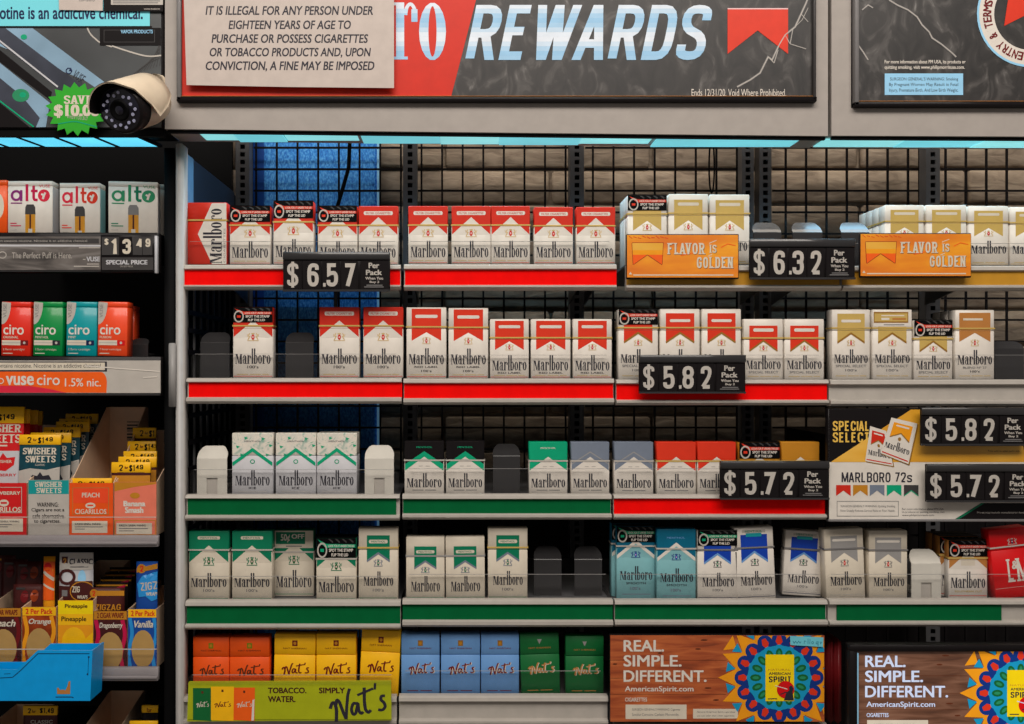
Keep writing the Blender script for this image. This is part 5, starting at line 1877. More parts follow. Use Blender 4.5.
Y = -.0135
m = MB().box(XL, PX(101, Y), Y - .0004, Y + .001, PZ(270, Y), PZ(236.5, Y), 'strip_grey')
A = Art()
A.rect(-40, 238.5, 99, 243.5, 'dgrey', 1); A.text('WARNING: This product contains nicotine. Nicotine is an addictive chemical.', -40, 239.7, 88, 242.6, 'lgrey', 2, 0)
A.poly([(-40, 244.4), (101, 245.0), (101, 246.6), (-40, 246.4)], 'greyw', 1); A.rect(79, 247.2, 100, 248.2, 'lgrey', 2)
A.ring(2.5, 255, 4.2, 3.6, .9, 'lgrey', 2); A.text('The Perfect Puff is Here.', 12, 252.4, 72, 258.4, 'lgrey', 2, .0); A.text('VUSE', 86.5, 256.6, 100, 261.5, 'greyw', 2, .03)
A.rect(83, 259, 85.5, 259.8, 'lgrey', 2); A.rect(87, 263.6, 99, 264.5, 'lgrey', 2); A.rect(74, 265.8, 99, 266.8, 'lgrey', 2)
A.emit(m, px_face(Y - .0004))
m.build('printed_strip', sA)

Y = -.016
t = thing('price_sign', 'black price panel reading 13.49 special price under the green lettered vapor box', 'price sign', (PX(128, Y), Y, PZ(273, Y)), 'black price signs')
m = MB().box(PX(100.5, Y), PX(157, Y), Y, Y + .0035, PZ(272.5, Y), PZ(234.5, Y), 'soft_black', .0006, 1)
m.box(PX(155.3, Y), PX(158, Y), Y - .004, Y + .0036, PZ(273.5, Y), PZ(236, Y), 'greyw', .0006, 1)
m.build('board', t)
for x0, x1, ch, y0, y1, gx in ((102, 119, '1', 238.5, 254, (111, 117)), (120.5, 132, '3', 239, 254, (122.5, 131)), (133, 142.5, '4', 238.5, 247, (136, 141.6)), (143, 152.5, '9', 238.5, 247, (145.5, 150.5))):
    m = MB().box(PX(x0, Y), PX(x1, Y), Y - .001, Y, PZ(255, Y), PZ(237, Y), 'dgrey' if ch in '149' else 'soft_black')
    A = Art()
    A.goth(ch, gx[0], y0, gx[1], y1, 'cream', 1, .55, .2)
    if ch == '1':
        A.goth('$', 104.5, 238.5, 108.5, 245, 'cream', 1, .5, .17)
    A.emit(m, px_face(Y - .001))
    m.build('digit_tile', t)
m = MB().box(PX(102, Y), PX(153.5, Y), Y - .001, Y, PZ(270, Y), PZ(257.5, Y), 'dgrey')
A = Art(); A.text('SPECIAL PRICE', 106, 260, 147.5, 264.5, 'greyw', 1, .04); A.text('ON KIT PACK', 120, 265.6, 133, 267.2, 'lgrey', 1, 0); A.emit(m, px_face(Y - .001)); m.build('caption_tile', t)

Y = -.0135
m = MB().box(XL, PX(160.5, Y), Y - .0004, Y + .001, PZ(393, Y), PZ(360.5, Y), 'lgrey')
A = Art()
pts = [(-42, 371.5), (101, 372)] + [(101 + 6 * math.sin(k * PI / 12), 383 - 11 * math.cos(k * PI / 12)) for k in range(1, 8)] + [(106.5, 393), (-42, 393)]
A.poly([(x, min(392.7, y)) for x, y in pts], 'orange2', 1); A.poly([(-42, 385), (30, 386), (50, 389), (66, 392.7), (-42, 392.7)], 'pinkred', 2)
A.rect(-42, 361.5, 107, 371.5, 'ink', 2); A.rect(-42, 362.6, 105, 370, 'cream', 3)
A.text('This product contains nicotine. Nicotine is an addictive chemical.', -32, 363.6, 102, 369, 'ink', 4, .0)
A.text('vuse', 6, 375.8, 34, 385.2, 'white', 3, .025); A.text('ciro', 37, 374.8, 60, 385.2, 'white', 3, .01); A.text('1.5% nic.', 65, 378.2, 101, 386.5, 'white', 3, .01)
A.ring(1, 381, 3, 3, .9, 'white', 3)
A.line(rounded([(85, 365.8), (120, 368.5, 8), (160, 371.5)], False), 1.0, 'white', 5); A.line([(143, 377.6), (157, 376.8)], .9, 'white', 5)
A.emit(m, px_face(Y - .0004))
m.build('printed_strip', sB)

# ------------------------------------------------------------------ boxes
def carton(name, cat, x0, x1, y0, y1, depth, base, art, label, group=None, Y=.004, yaw=0, tilt=0, side=None):
    s = sc(Y)
    W, H = (x1 - x0) * s, (y1 - y0) * s
    xc = (x0 + x1) / 2
    ca = math.radians(abs(yaw))
    zb = on_deck(PX(xc, Y), PZ(y1, Y))
    H = PZ(y0, Y) - zb
    k = (y1 - y0) * s / H
    t = thing(name, label, cat, (PX(xc, Y), Y + depth / 2 + math.sin(ca) * W / 2, zb + abs(math.sin(math.radians(tilt))) * W / 2), group, (0, math.radians(tilt), math.radians(yaw)))
    m = MB().box(-W / 2, W / 2, -depth / 2, depth / 2, 0, H * .90, base, .0007, 1)
    fn = lambda x, y, l: ((x - xc) * s, -depth / 2 - l * EPS, (y1 - y) * s / k)
    ys = y0 + (y1 - y0) * .10
    art.emit(m, fn, x_min=x0 + .3, x_max=x1 - .3, y_min=ys + .05, y_max=y1 - .2)
    if side:
        m.add([(W / 2 + EPS, -depth / 2 + .001, .001), (W / 2 + EPS, depth / 2 - .001, .001), (W / 2 + EPS, depth / 2 - .001, H * .9 - .001), (W / 2 + EPS, -depth / 2 + .001, H * .9 - .001)], [(0, 1, 2, 3)], side)
    m.build('carton', t, True)
    m = MB().box(-W / 2, W / 2, -depth / 2, depth / 2, H * .90 + .0002, H, base, .0007, 1)
    art.emit(m, fn, x_min=x0 + .3, x_max=x1 - .3, y_min=y0 + .3, y_max=ys)
    m.build('lid', t, True)
    return t


def vapor_art(x0, y0, w, c1, c2, c3):
    A = Art()
    h = 52
    A.ring(x0 + w * .19, y0 + 14.6, w * .125, 5.6, w * .055, c1, 2, 0, 360, 2.3); A.rect(x0 + w * .275, y0 + 9.2, x0 + w * .33, y0 + 20.2, c1, 3)
    A.rect(x0 + w * .40, y0 + 3.4, x0 + w * .46, y0 + 20.2, c1 if c1 != 'purple' else 'magenta', 2)
    A.line(rounded([(x0 + w * .58, y0 + 4.6), (x0 + w * .58, y0 + 19, 3), (x0 + w * .67, y0 + 19)], False), w * .058, c2, 2); A.rect(x0 + w * .52, y0 + 8.8, x0 + w * .67, y0 + 11.2, c2, 3)
    cx, cy = x0 + w * .81, y0 + 14.6
    A.disc(cx, cy, w * .135, 6.2, c3, 2, 22)
    A.line([(cx - 2.6, cy - 1.6), (cx, cy), (cx + 1.4, cy - 3)], 2.0, 'white', 3); A.line([(cx, cy), (cx - 1, cy + 3.6)], 2.2, 'white', 3)
    A.text('VUSE', x0 + w * .70, y0 + 3.6, x0 + w * .95, y0 + 6.4, c3, 2, .0)
    A.rect(x0 + w * .07, y0 + 21.6, x0 + w * .32, y0 + 22.8, c1, 2)
    mx = x0 + w * .505
    A.poly([(mx - 3.6, y0 + 23.5), (mx + 3.2, y0 + 23.5), (mx + 5, y0 + 26.5), (mx + 5.2, y0 + 33.5), (mx - 5.2, y0 + 33.5), (mx - 5, y0 + 26.5)], 'dgrey' if c1 != 'green2' else 'grey', 2)
    A.rect(mx - 5, y0 + 33.5, mx + 5, y0 + 53, 'sign_gold', 2); A.rect(mx - 3.6, y0 + 34, mx - 1, y0 + 49, 'goldbar', 3); A.rect(mx + 1.0, y0 + 34, mx + 3.4, y0 + 49, 'goldbar', 3); A.rect(mx - .8, y0 + 33.6, mx + .8, y0 + 48, 'cbrown', 3)
    A.rect(mx - 2, y0 + 48, mx + 2, y0 + 53, 'lgrey', 4)
    A.rect(x0 + w * .06, y0 + 42, x0 + w * .2, y0 + 43, c2, 2); A.rect(x0 + w * .06, y0 + 44.4, x0 + w * .3, y0 + 45.4, c2, 2); A.rect(x0 + w * .06, y0 + 48.4, x0 + w * .2, y0 + 49.2, 'lgrey', 2)
    return A


GV = 'white vapor cartridge boxes'
carton('vapor_box', 'box', -37, 7, 180, 233, .022, 'orange', Art().disc(-2, 206, 6, 13, 'cream', 2).rect(-36, 215, -4, 232, 'white', 1), 'orange and white box cut off by the left edge on the vapor shelf', None)
carton('vapor_box', 'box', 7.8, 52.5, 181, 233, .022, 'white', vapor_art(7.8, 181, 44.7, 'purple', 'magenta', 'pinkred'), 'white vapor box with purple to red lettering, left of three', GV, side='greyw')
carton('vapor_box', 'box', 59.5, 100, 183, 233, .022, 'white', vapor_art(59.5, 183, 40.5, 'pinkred', 'hotred', 'hotred'), 'white vapor box with all red lettering, middle of three', GV, side='teal')
carton('vapor_box', 'box', 107, 155, 181, 233, .022, 'white', vapor_art(107, 181, 48, 'green2', 'green', 'green2'), 'white vapor box with green lettering, turned slightly right', GV, yaw=8, side='greyw')
carton('vapor_box', 'box', 118, 163, 184, 232, .022, 'white', Art(), 'white vapor box almost hidden behind the green lettered one', GV, Y=.042, yaw=3)


def ciro_art(x0, y0, w, name, cap):
    A = Art()
    A.poly([(x0, y0)] + [(x0 + w * .32 * math.cos(k * PI / 12), y0 + 1 + 22 * math.sin(k * PI / 12)) for k in range(7)], 'lgrey', 1)
    A.text('VUSE', x0 - 3.5, y0 + 7.5, x0 + 10, y0 + 11, 'grey', 2, .0, 0, -90)
    A.text('ciro', x0 + w * .07, y0 + 23, x0 + w * .77, y0 + 33, 'white', 2, .015)
    A.text(name, x0 + w * .07, y0 + 34.4, x0 + w * .07 + len(name) * 1.9, y0 + 36.8, 'cream', 2, .02)
    A.rect(x0 + w * .03, y0 + 38.6, x0 + w * .66, y0 + 43.6, 'cream', 2); A.rect(x0 + w * .03, y0 + 40.6, x0 + w * .66, y0 + 41.6, 'lgrey', 3)
    A.rect(x0 + w * .66, y0 + 38.6, x0 + w * .92, y0 + 43.6, cap, 2); A.disc(x0 + w * .79, y0 + 41.1, 1.3, 1.4, 'lgrey', 3, 10)
    A.text('2 flavor cartridges', x0 + w * .07, y0 + 46.6, x0 + w * .80, y0 + 49.4, 'cream', 2, .0); A.rect(x0 + w * .07, y0 + 51.4, x0 + w * .4, y0 + 52.2, 'cream', 2)
    return A


GC = 'small coloured cartridge boxes'
for x0, x1, base, nm, cap, lab in ((1, 30.3, 'signal_red', 'ORIGINAL', 'maroon', 'small red cartridge box at the left of the coloured row'), (33, 62.3, 'kelly', 'MENTHOL', 'ink', 'small green cartridge box between the red and teal ones'),
                                   (66, 96.3, 'tealbright', 'MINT', 'navy', 'small teal cartridge box between the green and orange ones'), (97.5, 127, 'hot_orange', 'FUSION', 'lred', 'small orange cartridge box at the right of the coloured row')):
    carton('cartridge_box', 'box', x0, x1, 302, 356.5, .024, base, ciro_art(x0, 302, x1 - x0, nm, cap), lab, GC, tilt=.8)
for i in range(2):
    carton('cartridge_box', 'box', 98 + i * 7.5, 127 + i * 7, 303 + i * 3, 355.5 - i * 1.5, .024, 'hot_orange', Art(), ('orange cartridge box directly behind the front orange one', 'rearmost orange cartridge box in its file')[i], GC, Y=.034 + .028 * i, tilt=.8)
pusher(131, 148, 338, 341, 355.5, 'gplast', 'black pusher right of the orange cartridge boxes', Y=.05)


def display_box(x0, x1, y0, y1, by, base, art, label, depth=.16, Y=.002, inner='tanbox', group=None):
    """open shipper box: low printed front, side walls that climb to a tall back"""
    s = sc(Y)
    t = thing('display_box', label, 'display box', (PX((x0 + x1) / 2, Y), Y + depth / 2, PZ(y1, Y)), group)
    X0, X1 = PX(x0, Y), PX(x1, Y)
    zf, zb, z0 = PZ(y0, Y), PZ(by, Y + depth), on_deck(PX((x0 + x1) / 2, Y), PZ(y1, Y))
    m = MB().box(X0, X1, Y, Y + .001, z0, zf, base)
    art.emit(m, px_face(Y), x_min=x0 + .2, x_max=x1 - .2, y_min=y0 + .2, y_max=y1 - .2)
    m.build('front_panel', t)
    for xa, xb in ((X0, X0 + .001), (X1 - .001, X1)):
        MB().prism([(Y + .001, z0), (Y + depth, z0), (Y + depth, zb), (Y + depth - .012, zb), (Y + .004, zf), (Y + .001, zf)], lambda u, v, d: (d, u, v), xa, xb, inner).build('side_wall', t)
    m = MB().box(X0 + .001, X1 - .001, Y + depth - .0012, Y + depth, z0, zb, inner)
    m.build('back_wall', t)
    MB().box(X0 + .001, X1 - .001, Y + .001, Y + depth - .001, z0, z0 + .001, inner).build('bottom', t)
    return t


def pouch(x0, x1, y0, yb, Y, base, art, label, group, lean=10, cat='pouch', top=None):
    """flat foil pouch; bottom at photo row yb, pillow swollen in the middle"""
    s = sc(Y)
    W, H = (x1 - x0) * s, (yb - y0) * s
    t = thing('cigarillo_pouch', label, cat, (PX((x0 + x1) / 2, Y), Y, PZ(yb, Y)), group, (math.radians(-lean), 0, 0))
    nx, nz = 6, 10

    def bulge(u, v):
        return .0045 * (1 - (2 * u - 1) ** 2) ** .6 * max(0, math.sin(PI * min(1, max(0, v))) ** .6 if v < .86 else .12)
    m = MB()
    v, f = [], []
    for sgn in (-1, 1):
        for j in range(nz + 1):
            for i in range(nx + 1):
                u, w = i / nx, j / nz
                v.append(((u - .5) * W, sgn * (.0004 + bulge(u, w)), w * H))
    k = (nx + 1) * (nz + 1)
    for q in (0, k):
        for j in range(nz):
            for i in range(nx):
                a = q + j * (nx + 1) + i
                f.append((a, a + 1, a + nx + 2, a + nx + 1))
    for i in range(nx):
        f.append((i, i + 1, k + i + 1, k + i)); a = nz * (nx + 1) + i; f.append((a, a + 1, k + a + 1, k + a))
    for j in range(nz):
        a = j * (nx + 1); f.append((a, a + nx + 1, k + a + nx + 1, k + a)); a += nx; f.append((a, a + nx + 1, k + a + nx + 1, k + a))
    m.add(v, f, base, True)
    xc = (x0 + x1) / 2

    def fn(x, y, l):
        u, w = (x - x0) / (x1 - x0), (yb - y) / (yb - y0)
        return ((x - xc) * s, -.0004 - bulge(u, w) - .0003 - l * EPS * 1.5, (yb - y) * s)
    B = Art()
    for pts, mt, l in art.p:                     # cut along the pillow's own grid so that the print follows the bulge
        for tri in tessellate_polygon([[Vector((x, y, 0)) for x, y in pts]]):
            q0 = [pts[i] for i in tri]
            for j in range(nz):
                q1 = clip(clip(q0, 1, yb - (yb - y0) * (j + 1) / nz), -1, yb - (yb - y0) * j / nz)
                if len(q1) < 3:
                    continue
                for i in range(nx):
                    q2 = clip(clip(q1, 1, x0 + (x1 - x0) * i / nx, 0), -1, x0 + (x1 - x0) * (i + 1) / nx, 0)
                    if len(q2) > 2:
                        B.p.append((q2, mt, l))
    B.emit(m, fn, x_min=x0 + .2, x_max=x1 - .2, y_min=y0 + .2)
    m.build('foil_pack', t, True)
    if top:
        A, hh = top
        m = MB().box(-W / 2 - .0002, W / 2 + .0002, -.0028, .0016, H - hh * s, H + .0003, 'yellow', .0004, 1)
        A.emit(m, lambda x, y, l: ((x - xc) * s, -.0028 - l * EPS, (yb - y) * s), x_min=x0 + .2, x_max=x1 - .2)
        m.build('price_strip', t, True)
    return t


def strip_2for(x0, y0, w, h, full=True):
    A = Art()
    A.goth('2', x0 + w * .20, y0 + h * .22, x0 + w * .30, y0 + h * .80, 'soft_black', 2, .6, .17)
    A.text('for', x0 + w * .34, y0 + h * .35, x0 + w * .43, y0 + h * .62, 'maroon', 2, .03)
    A.goth('$1', x0 + w * .46, y0 + h * .22, x0 + w * .60, y0 + h * .86, 'soft_black', 2, .6, .2)
    A.goth('49', x0 + w * .63, y0 + h * .22, x0 + w * .82, y0 + h * .66, 'soft_black', 2, .6, .18)
    return A, h


def ss_art(x0, x1, y0, dark=True):
    """foil pack face below the price strip, 60 rows tall"""
    A = Art()
    w = x1 - x0
    A.rect(x0, y0 + 8, x1, y0 + 36, 'tealfoil' if dark else 'redbox', 1)
    A.goth('SWISHER', x0 + w * .10, y0 + 13, x0 + w * .92, y0 + 19.5, 'cream', 2, .55, .17, serif=True); A.goth('SWEETS', x0 + w * .18, y0 + 21, x0 + w * .90, y0 + 27.5, 'cream', 2, .55, .17, serif=True)
    A.text('CLASSIC', x0 + w * .42, y0 + 29, x0 + w * .66, y0 + 31, 'lgrey', 2, .02)
    A.poly([(x0, y0 + 36), (x0 + w * .3, y0 + 33.4), (x0 + w * .7, y0 + 35), (x1, y0 + 32), (x1, y0 + 60), (x0, y0 + 60)], 'lgrey', 2)
    A.poly([(x0 + w * .28, y0 + 46), (x0 + w * .36, y0 + 40), (x0 + w * .48, y0 + 41), (x0 + w * .55, y0 + 37), (x0 + w * .62, y0 + 41), (x0 + w * .76, y0 + 40), (x0 + w * .84, y0 + 46), (x0 + w * .7, y0 + 56), (x0 + w * .55, y0 + 60), (x0 + w * .4, y0 + 56)], 'ink' if dark else 'redbox', 3)
    return A


GP = 'foil pouches in the cigarillo boxes'
# strawberry box and its red pouches
A = Art()
A.frame(-18, 487, 22, 513, .6, 'lgrey', 2); A.text('STRAWBERRY', -17, 491.3, 20.5, 494.8, 'cream', 2, .03); A.disc(4, 503, 5, 3.6, 'cream', 2, 12); A.rect(1, 502, 7, 503.8, 'redbox', 3); A.text('CIGARILLOS', -16, 507, 21, 512.2, 'cream', 2, .03)
A.rect(-16, 518.5, 23, 531.5, 'cream', 2); A.text('SURGEON GENERAL WARNING:', -10, 520.5, 20, 522.4, 'ink', 3, .02); A.rect(-10, 524, 12, 524.8, 'grey', 3); A.rect(-10, 526.4, 8, 527.2, 'grey', 3)
display_box(-20, 26.5, 483, 535.5, 425, 'redbox', A, 'red strawberry display box cut off by the left edge', group='cigarillo display boxes')
A2 = Art()
A2.rect(-22, 422, 23, 455, 'redbox', 1); A2.goth('SWISHER', -22, 424.5, 20, 432.5, 'cream', 2, .55, .17, serif=True); A2.goth('SWEETS', -18, 434.5, 19.5, 443, 'cream', 2, .55, .17, serif=True); A2.rect(-20, 445, 7, 446.5, 'cream', 2)
A2.poly([(-14, 461), (-6, 456.5), (0, 458), (3, 453), (7, 458), (15, 457), (14, 465), (6, 471), (-4, 470)], 'redbox', 3); A2.rect(-22, 451, 23, 530, 'greyw', 2); A2.text('STRAWBERRY', -20, 473.6, 16.5, 476.4, 'redbox', 3, .02); A2.text('SWISHER', -6, 460, 12, 463, 'cream', 4, .02)
sa = Art(); sa.goth('$1', -4, 414, 3.5, 421, 'soft_black', 2, .6, .2); sa.goth('49', 4.5, 414, 13, 419.5, 'soft_black', 2, .6, .18)
pouch(-17, 22.0, 407, 526, .026, 'redbox', A2, 'red and white foil pouch standing tall in the strawberry box, frontmost', GP, 3, top=(sa, 16.5))
for i, (a, b, y) in enumerate(((-3.5, 28, 409.5), (5, 36, 410.5), (13.5, 40.5, 411.5))):
    pouch(a, b, y, 522 - 4 * i, .045 + .028 * i, 'redbox', Art(), ('second red pouch in the strawberry box, just behind the front one', 'third red pouch in the strawberry box', 'rearmost red pouch in the strawberry box')[i], GP, 3, top=(Art(), 14))
# teal box
A = Art()
A.rect(28, 480, 69, 494, 'tealbox', 1); A.goth('SWISHER', 35, 481.6, 62.5, 487, 'cream', 2, .55, .17, serif=True); A.goth('SWEETS', 36.5, 488, 61.5, 493.2, 'cream', 2, .55, .17, serif=True)
for s, a, b, y in (('WARNING:', 37, 58.5, 502.4), ('Cigars are not a', 31.5, 64.5, 508), ('safe alternative', 32.5, 64, 513.8), ('to cigarettes.', 34, 60.5, 519.4)):
    A.text(s, a, y, b, y + 4.4, 'soft_black', 2, .012)
display_box(28.3, 69, 480, 535.5, 440, 'lgrey', A, 'white and teal display box with a large cigar warning on its front', group='cigarillo display boxes')
for i, (a, b, y, Yd) in enumerate(((17.5, 59, 435, .02), (29, 69.5, 433, .042), (42, 78.5, 427.5, .060), (54.5, 87.5, 422, .082), (57.5, 88, 419, .104), (64, 96, 414, .126))):
    sa, hh = strip_2for(a, y, b - a, 10)
    pouch(a, b, y, 520 - 4 * i, Yd, 'tealfoil', ss_art(a, b, y), ('teal foil pouch at the front of the teal box, leaning left', 'second teal pouch peeking out right of the front one', 'third teal pouch from the front of the teal box', 'fourth teal pouch from the front, higher up', 'fifth teal pouch just behind the fourth', 'rearmost teal pouch beside the tall cardboard back')[i], GP, 4, top=(sa, 10))
# peach box
A = Art()
A.frame(72.5, 487.5, 109, 514.5, .6, 'tan', 2); A.rect(73, 488, 108.5, 503, 'hot_orange', 1); A.text('PEACH', 82, 492.6, 99.5, 497.4, 'cream', 2, .03); A.disc(90.5, 505.5, 5.2, 3, 'cream', 3, 12); A.rect(87.5, 504.6, 93.5, 506.2, 'hot_orange', 4); A.text('CIGARILLOS', 75, 509, 106.5, 514, 'cream', 2, .02)
A.rect(72, 521, 107.5, 533, 'cream', 2); A.text('SURGEON GENERAL WARNING:', 75, 523, 101, 525, 'ink', 3, .02); A.rect(75, 526.4, 103, 527.2, 'grey', 3); A.rect(75, 528.6, 85, 529.4, 'grey', 3)
t = display_box(69.3, 113, 483, 535.5, 407, 'orange', A, 'orange peach display box with a tall bare cardboard back', group='cigarillo display boxes')
Yb = .002 + .16 - .0016
m = MB()
for k in range(7):
    m.box(PX(127, Yb), PX(139, Yb), Yb - .0003, Yb, PZ(421.5 + k * 3, Yb) - .0014 - .0009 * (k % 3), PZ(421.5 + k * 3, Yb), 'dgrey')
m.build('bar_code', t)
sa, hh = strip_2for(70, 479.5, 42, 8)
pouch(71, 111.5, 478.5, 530, .012, 'goldbar', Art(), 'yellow topped pouch barely showing above the front of the peach box', GP, 2, top=(sa, 8))
# banana box
A = Art()
A.poly([(114, 481), (156, 481), (156, 484), (134, 487), (114, 491.5)], 'goldbar', 1); A.disc(135, 495.5, 5, 3, 'goldbar', 2, 12); A.text('Banana', 123.5, 500.8, 145.5, 506.4, 'white', 2, .05); A.text('Smash', 125, 507, 143.5, 513, 'white', 2, .05)
A.frame(114.4, 520, 156, 535, .8, 'goldbar', 2); A.rect(116.5, 523, 152, 534, 'cream', 2); A.text('SURGEON GENERAL WARNING:', 119, 524.4, 146, 526.4, 'ink', 3, .02); A.rect(119, 528, 148, 528.8, 'grey', 3); A.rect(119, 530.4, 134, 531.2, 'grey', 3)
display_box(114.3, 156.3, 482, 535.5, 430, 'salmon', A, 'salmon and yellow banana display box at the right end of its shelf', group='cigarillo display boxes', inner='tanbox')
for i, (a, b, y, Yd) in enumerate(((111, 150, 462.5, .016), (118, 156, 457, .034), (123, 160, 451.5, .052), (127, 164, 441.5, .072), (132, 168, 428, .092))):
    sa, hh = strip_2for(a, y, b - a, 10.5)
    B = Art().rect(a, y + 10, b, y + 14, 'cbrown', 1).rect(a, y + 13, b, y + 40, 'goldbar', 2)
    pouch(a, min(b, 156.0 - 1 * (i > 2)), y, 525 - 4 * i, Yd, 'cbrown', B, ('yellow topped pouch at the front of the banana box', 'second yellow topped pouch in the banana box', 'third yellow topped pouch in the banana box', 'fourth yellow topped pouch in the banana box, reading 2 for 1.49', 'highest and rearmost yellow topped pouch in the banana box')[i], GP, 3, top=(sa, 10.5))

# ------------------------------------------------------------------ wrap boxes on the next shelf
def wrap_art(x0, x1, y0, nm, c1, c2, patch='tan2', head='2 Per Pack', hc='yellow', tc='hotred'):
    A = Art()
    w = x1 - x0
    A.rect(x0, y0, x1, y0 + 8.5, hc, 1)
    A.text(head, x0 + w * .10, y0 + 1.6, x0 + w * .90, y0 + 7, tc, 2, .03)
    A.rect(x0, y0 + 8.5, x1, y0 + 66, c1, 1)
    for k, dx in enumerate((.06, .86)):
        A.line(rounded([(x0 + w * dx, y0 + 9), (x0 + w * (dx + .10), y0 + 24, 6), (x0 + w * (dx - .06), y0 + 44, 6), (x0 + w * (dx + .05), y0 + 64)], False), w * .12, c2, 2)
    A.disc(x0 + w * .5, y0 + 40, w * .38, 19, patch, 3, 22)
    A.text(nm, x0 + w * .16, y0 + 11.5, x0 + w * .88, y0 + 18.5, 'cream', 4, .03, .25)
    return A


GW_ = 'cigar wrap display boxes'
display_box(-14, 21, 608, 668, 575, 'cbrown', wrap_art(-14, 21, 608, 'Peach', 'cbrown', 'maroon', head='2 CIGAR WRAPS', hc='goldbar', tc='maroon'), 'dark brown peach wrap box cut off by the left edge', group=GW_)
display_box(22.3, 56, 607, 668, 572, 'tan', wrap_art(22.3, 56, 607, 'Orange', 'rust', 'amber'), 'orange flavour wrap box with swirling amber print', group=GW_)
A = Art(); A.rect(58, 601, 93, 616, 'spyel', 1); A.text('Pineapple', 61.5, 616.4, 86.5, 622.6, 'soft_black', 3, .02); A.rect(58, 614, 93, 625, 'yellow', 2); A.rect(58, 624, 93, 668, 'amber', 1); A.disc(74, 642, 12, 15, 'yellow', 2, 20); A.poly([(84, 640), (93, 632), (93, 668), (80, 668)], 'yellow', 2)
A.text('Pineapple', 65, 604, 87.5, 609, 'cbrown', 3, .02); A.line([(76, 646), (92, 643.5)], .8, 'goldbar', 4)
display_box(58, 93, 600.5, 668, 560, 'yellow', A, 'yellow pineapple wrap box behind the blue tray', group=GW_)
display_box(93.8, 127, 611, 668, 580, 'cbrown', wrap_art(93.8, 127, 611, 'Dragonberry', 'cbrown', 'magenta', head='2 CIGAR WRAPS', hc='goldbar', tc='maroon'), 'dark dragonberry wrap box with magenta swirls', group=GW_)
display_box(128, 156.6, 609, 668, 585, 'bag_blue', wrap_art(128, 158, 609, 'Vanilla', 'bag_blue', 'bag_cyan'), 'blue vanilla wrap box at the right end of its shelf', group=GW_)
A = Art(); A.rect(58, 553, 93, 570, 'lgrey', 1); A.rect(61, 557, 67, 566, 'cbrown', 2); A.goth('2', 62.5, 558.5, 65.5, 565, 'goldbar', 3, .6, .18); A.text('CLASSIC', 68.5, 559, 92, 565, 'ink', 2, .04); A.rect(70, 566.2, 88, 567.4, 'grey', 2)
A.ring(67, 577, 9, 8, 3, 'cbrown', 2); A.disc(82, 578, 4, 8, 'ltblue', 2, 12); A.rect(58, 586, 93, 640, 'cbrown', 1); A.rrect(70, 581, 95, 601, 4, 'cbrown', 3); A.ring(82.5, 591, 12, 10, 1, 'goldbar', 4); A.goth('ZIG', 72.5, 586, 80.5, 592, 'cream', 5, .6, .17, serif=True); A.text('WRAPS', 78, 595, 88, 598.5, 'cream', 5, .03); A.rect(62, 590, 68, 596, 'grey', 2)
pouch(58.5, 92.5, 553, 650, .018, 'greyw', A, 'silver and brown classic wrap pouch standing in the pineapple box', 'wrap pouches', 2)
A = Art(); A.rect(42, 562, 55, 600, 'orange2', 1); A.line([(43, 572), (54, 580)], 3, 'cream', 2); A.line([(43, 584), (54, 590)], 2, 'cream', 2); A.disc(47, 567, 4, 4, 'lred', 2, 10)
pouch(42.5, 54, 557, 655, .03, 'amber', A, 'thin orange wrap pouch between the orange box and the silver pouch', 'wrap pouches', 2)
for i, (a, b, y) in enumerate(((12, 44, 585), (14, 40, 562), (0, 26, 560), (-12, 14, 556))):
    A = Art(); A.disc((a + b) / 2 - 4, y + 12, 4, 6, 'maroon', 1, 12); A.disc((a + b) / 2 + 6, y + 11, 4, 6, 'rust', 1, 12); A.rect(a + 3, y + 3, a + 12, y + 5, 'goldbar' if i == 3 else 'dgrey', 2)
    pouch(a, b, y, 655 - i * 5, .03 + .03 * i, 'cbrown', A, ('dark wrap pouch with orange spots low inside the orange box', 'dark brown pouch behind the orange box beside the cardboard wall', 'dark brown pouch above the brown peach box', 'dark pouch with yellow mark at the upper left')[i], 'wrap pouches', 3)
A = Art(); A.rect(90, 591, 126, 596, 'goldbar', 2); A.disc(93.5, 593.5, 4.2, 4.2, 'goldbar', 3, 14); A.goth('2', 92, 591, 95, 596, 'lred', 4, .6, .18); A.goth('ZIGZAG', 95, 604, 121, 610, 'goldbar', 2, .6, .17, serif=True)
pouch(89, 124, 588, 655, .016, 'cbrown', A, 'dark pouch lettered in gold at the front of the dragonberry box', 'wrap pouches', 2)
for i in range(4):
    a, b, y = 95 + 4.5 * i, 127 + 3.5 * i, 583 - 5 * i
    A = Art().rect(a, y + 2, b, y + 3.6, 'goldbar', 2).poly([(b - 12, y + 5), (b - 2, y + 2), (b - 5, y + 9), (b - 12, y + 10)], 'magenta', 3)
    pouch(a, b, y, 650 - 4 * i, .04 + .022 * i, 'soft_black', A, ('second dark pouch in the dragonberry box, with a magenta corner', 'third dark pouch in the dragonberry box, with a magenta corner', 'fourth dark pouch in the dragonberry box, with a magenta corner', 'rearmost dark pouch in the dragonberry box, with a magenta corner')[i], 'wrap pouches', 3)
A = Art(); A.poly([(136, 569), (160, 563), (160, 568.5), (136, 573)], 'goldbar', 2); A.disc(141, 569, 4.6, 4.6, 'goldbar', 3, 14); A.goth('2', 139.4, 566, 142.8, 572, 'lred', 4, .6, .18)
A.poly([(137, 584), (142, 576), (152, 573), (160, 571), (160, 598), (152, 601), (146, 596), (139, 597)], 'bag_cyan', 2); A.goth('ZIGZ', 140, 582, 158, 590, 'lgrey', 3, .6, .17, serif=True, rot=-6); A.text('WRAPS', 146.5, 592, 158, 595.6, 'cream', 3, .03)
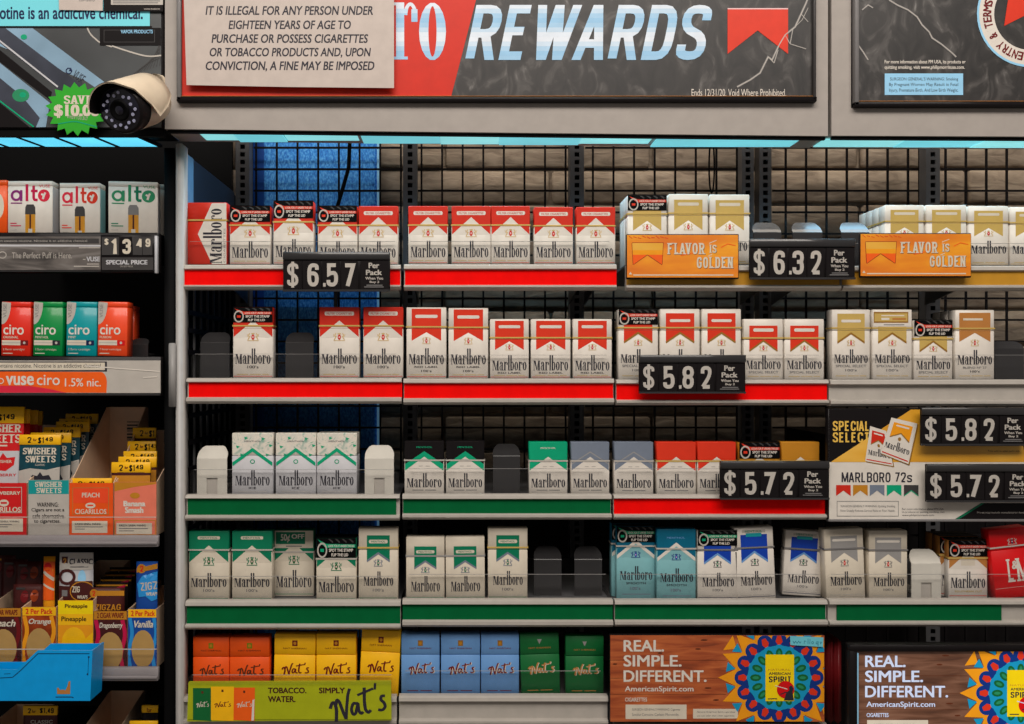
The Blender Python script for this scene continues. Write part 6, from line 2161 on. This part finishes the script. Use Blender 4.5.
pouch(135.5, 157, 562, 655, .012, 'bag_blue', A, 'bright blue wrap pouch standing in the vanilla box', 'wrap pouches', 2)

# ------------------------------------------------------------------ blue tray hung on the shelf front
Y = -.058
t = thing('blue_tray', 'bright blue plastic tray with a sloped front hanging on the lower left shelf', 'tray', (PX(30, Y), Y, PZ(701, Y)))
OUT = [(-42, 669.6), (17, 669.6), (37.5, 650.6), (92.6, 650.6), (90.2, 700.8), (-42, 700.8)]
m = MB(); px_prism(m, OUT, Y, Y + .0025, 'tray_blue')
A = Art()
A.line([(0, 678), (12.5, 677.3), (19.5, 671.5), (38, 653.6), (89.6, 653.6)], .9, 'tray_groove', 1)
A.line([(88.6, 656.5), (88, 674)], .5, 'tray_groove', 1); A.disc(88.8, 657, .9, 1.0, 'navy', 2, 8); A.disc(87.6, 674.2, .9, 1.0, 'navy', 2, 8)
A.line([(55.5, 697), (72, 697), (73.5, 697.8)], .9, 'navy', 1); A.line([(4, 674), (10.5, 673.6)], .6, 'tray_groove', 1)
A.poly([(57.2, 694), (57, 688), (58.6, 687.6), (60, 690), (63.4, 689.4), (65.4, 690.4), (67.6, 686), (68.6, 681.4), (70.4, 681), (70.2, 694)], 'tan', 2)
A.emit(m, px_face(Y))
m.build('front_panel', t)
fnp = lambda u, v, d: (PX(u, Y), d, PZ(v, Y))
MB().prism([(90.6, 651), (92.6, 650.6), (90.2, 700.8), (88.2, 700.8)], fnp, Y + .0025, -.0150, 'tray_blue').build('side_wall', t)
MB().prism([(-42, 699), (88.2, 699), (88.2, 700.8), (-42, 700.8)], fnp, Y + .0025, -.0150, 'tray_blue').build('bottom', t)
MB().prism([(-42, 671), (17.5, 671), (38, 652), (90.5, 652), (88.2, 699), (-42, 699)], fnp, -.0175, -.0150, 'tray_blue').build('back_wall', t)

# ------------------------------------------------------------------ boxes on the lowest shelf: only their tops reach into the picture
display_box(71, 109, 745, 799.5, 690.5, 'cbrown', Art(), 'tall bare cardboard back of a box at the bottom edge, right of the blue tray', group='cigarillo display boxes')
display_box(-34, 8, 745, 799.5, 704, 'cbrown', Art(), 'bare cardboard back of a box at the lower left corner under the blue tray', group='cigarillo display boxes')
sa = Art(); sa.goth('2', 27, 709, 30, 714, 'soft_black', 2, .6, .18); sa.text('for', 31, 710.5, 35, 713.5, 'maroon', 2, .02); sa.goth('$1.49', 39, 708.6, 53, 714, 'soft_black', 2, .55, .18)
A = Art(); A.text('CLASSIC', 30, 720.5, 52, 724, 'lgrey', 1, .02)
pouch(22, 56, 707, 790, .03, 'cbrown', A, 'dark pouch with yellow price strip just below the blue tray', GP, 3, top=(sa, 9))
sa = Art(); sa.text('for', 146, 708.5, 151, 713, 'maroon', 2, .02)
pouch(141, 157, 706.5, 790, .06, 'soft_black', Art(), 'dark pouch with yellow strip at the bottom right of the merchandiser', GP, 3, top=(sa, 7))
pouch(129, 157, 722.0, 790, .03, 'soft_black', Art(), 'dark pouch whose yellow strip just touches the bottom edge', GP, 3, top=(Art(), 7))
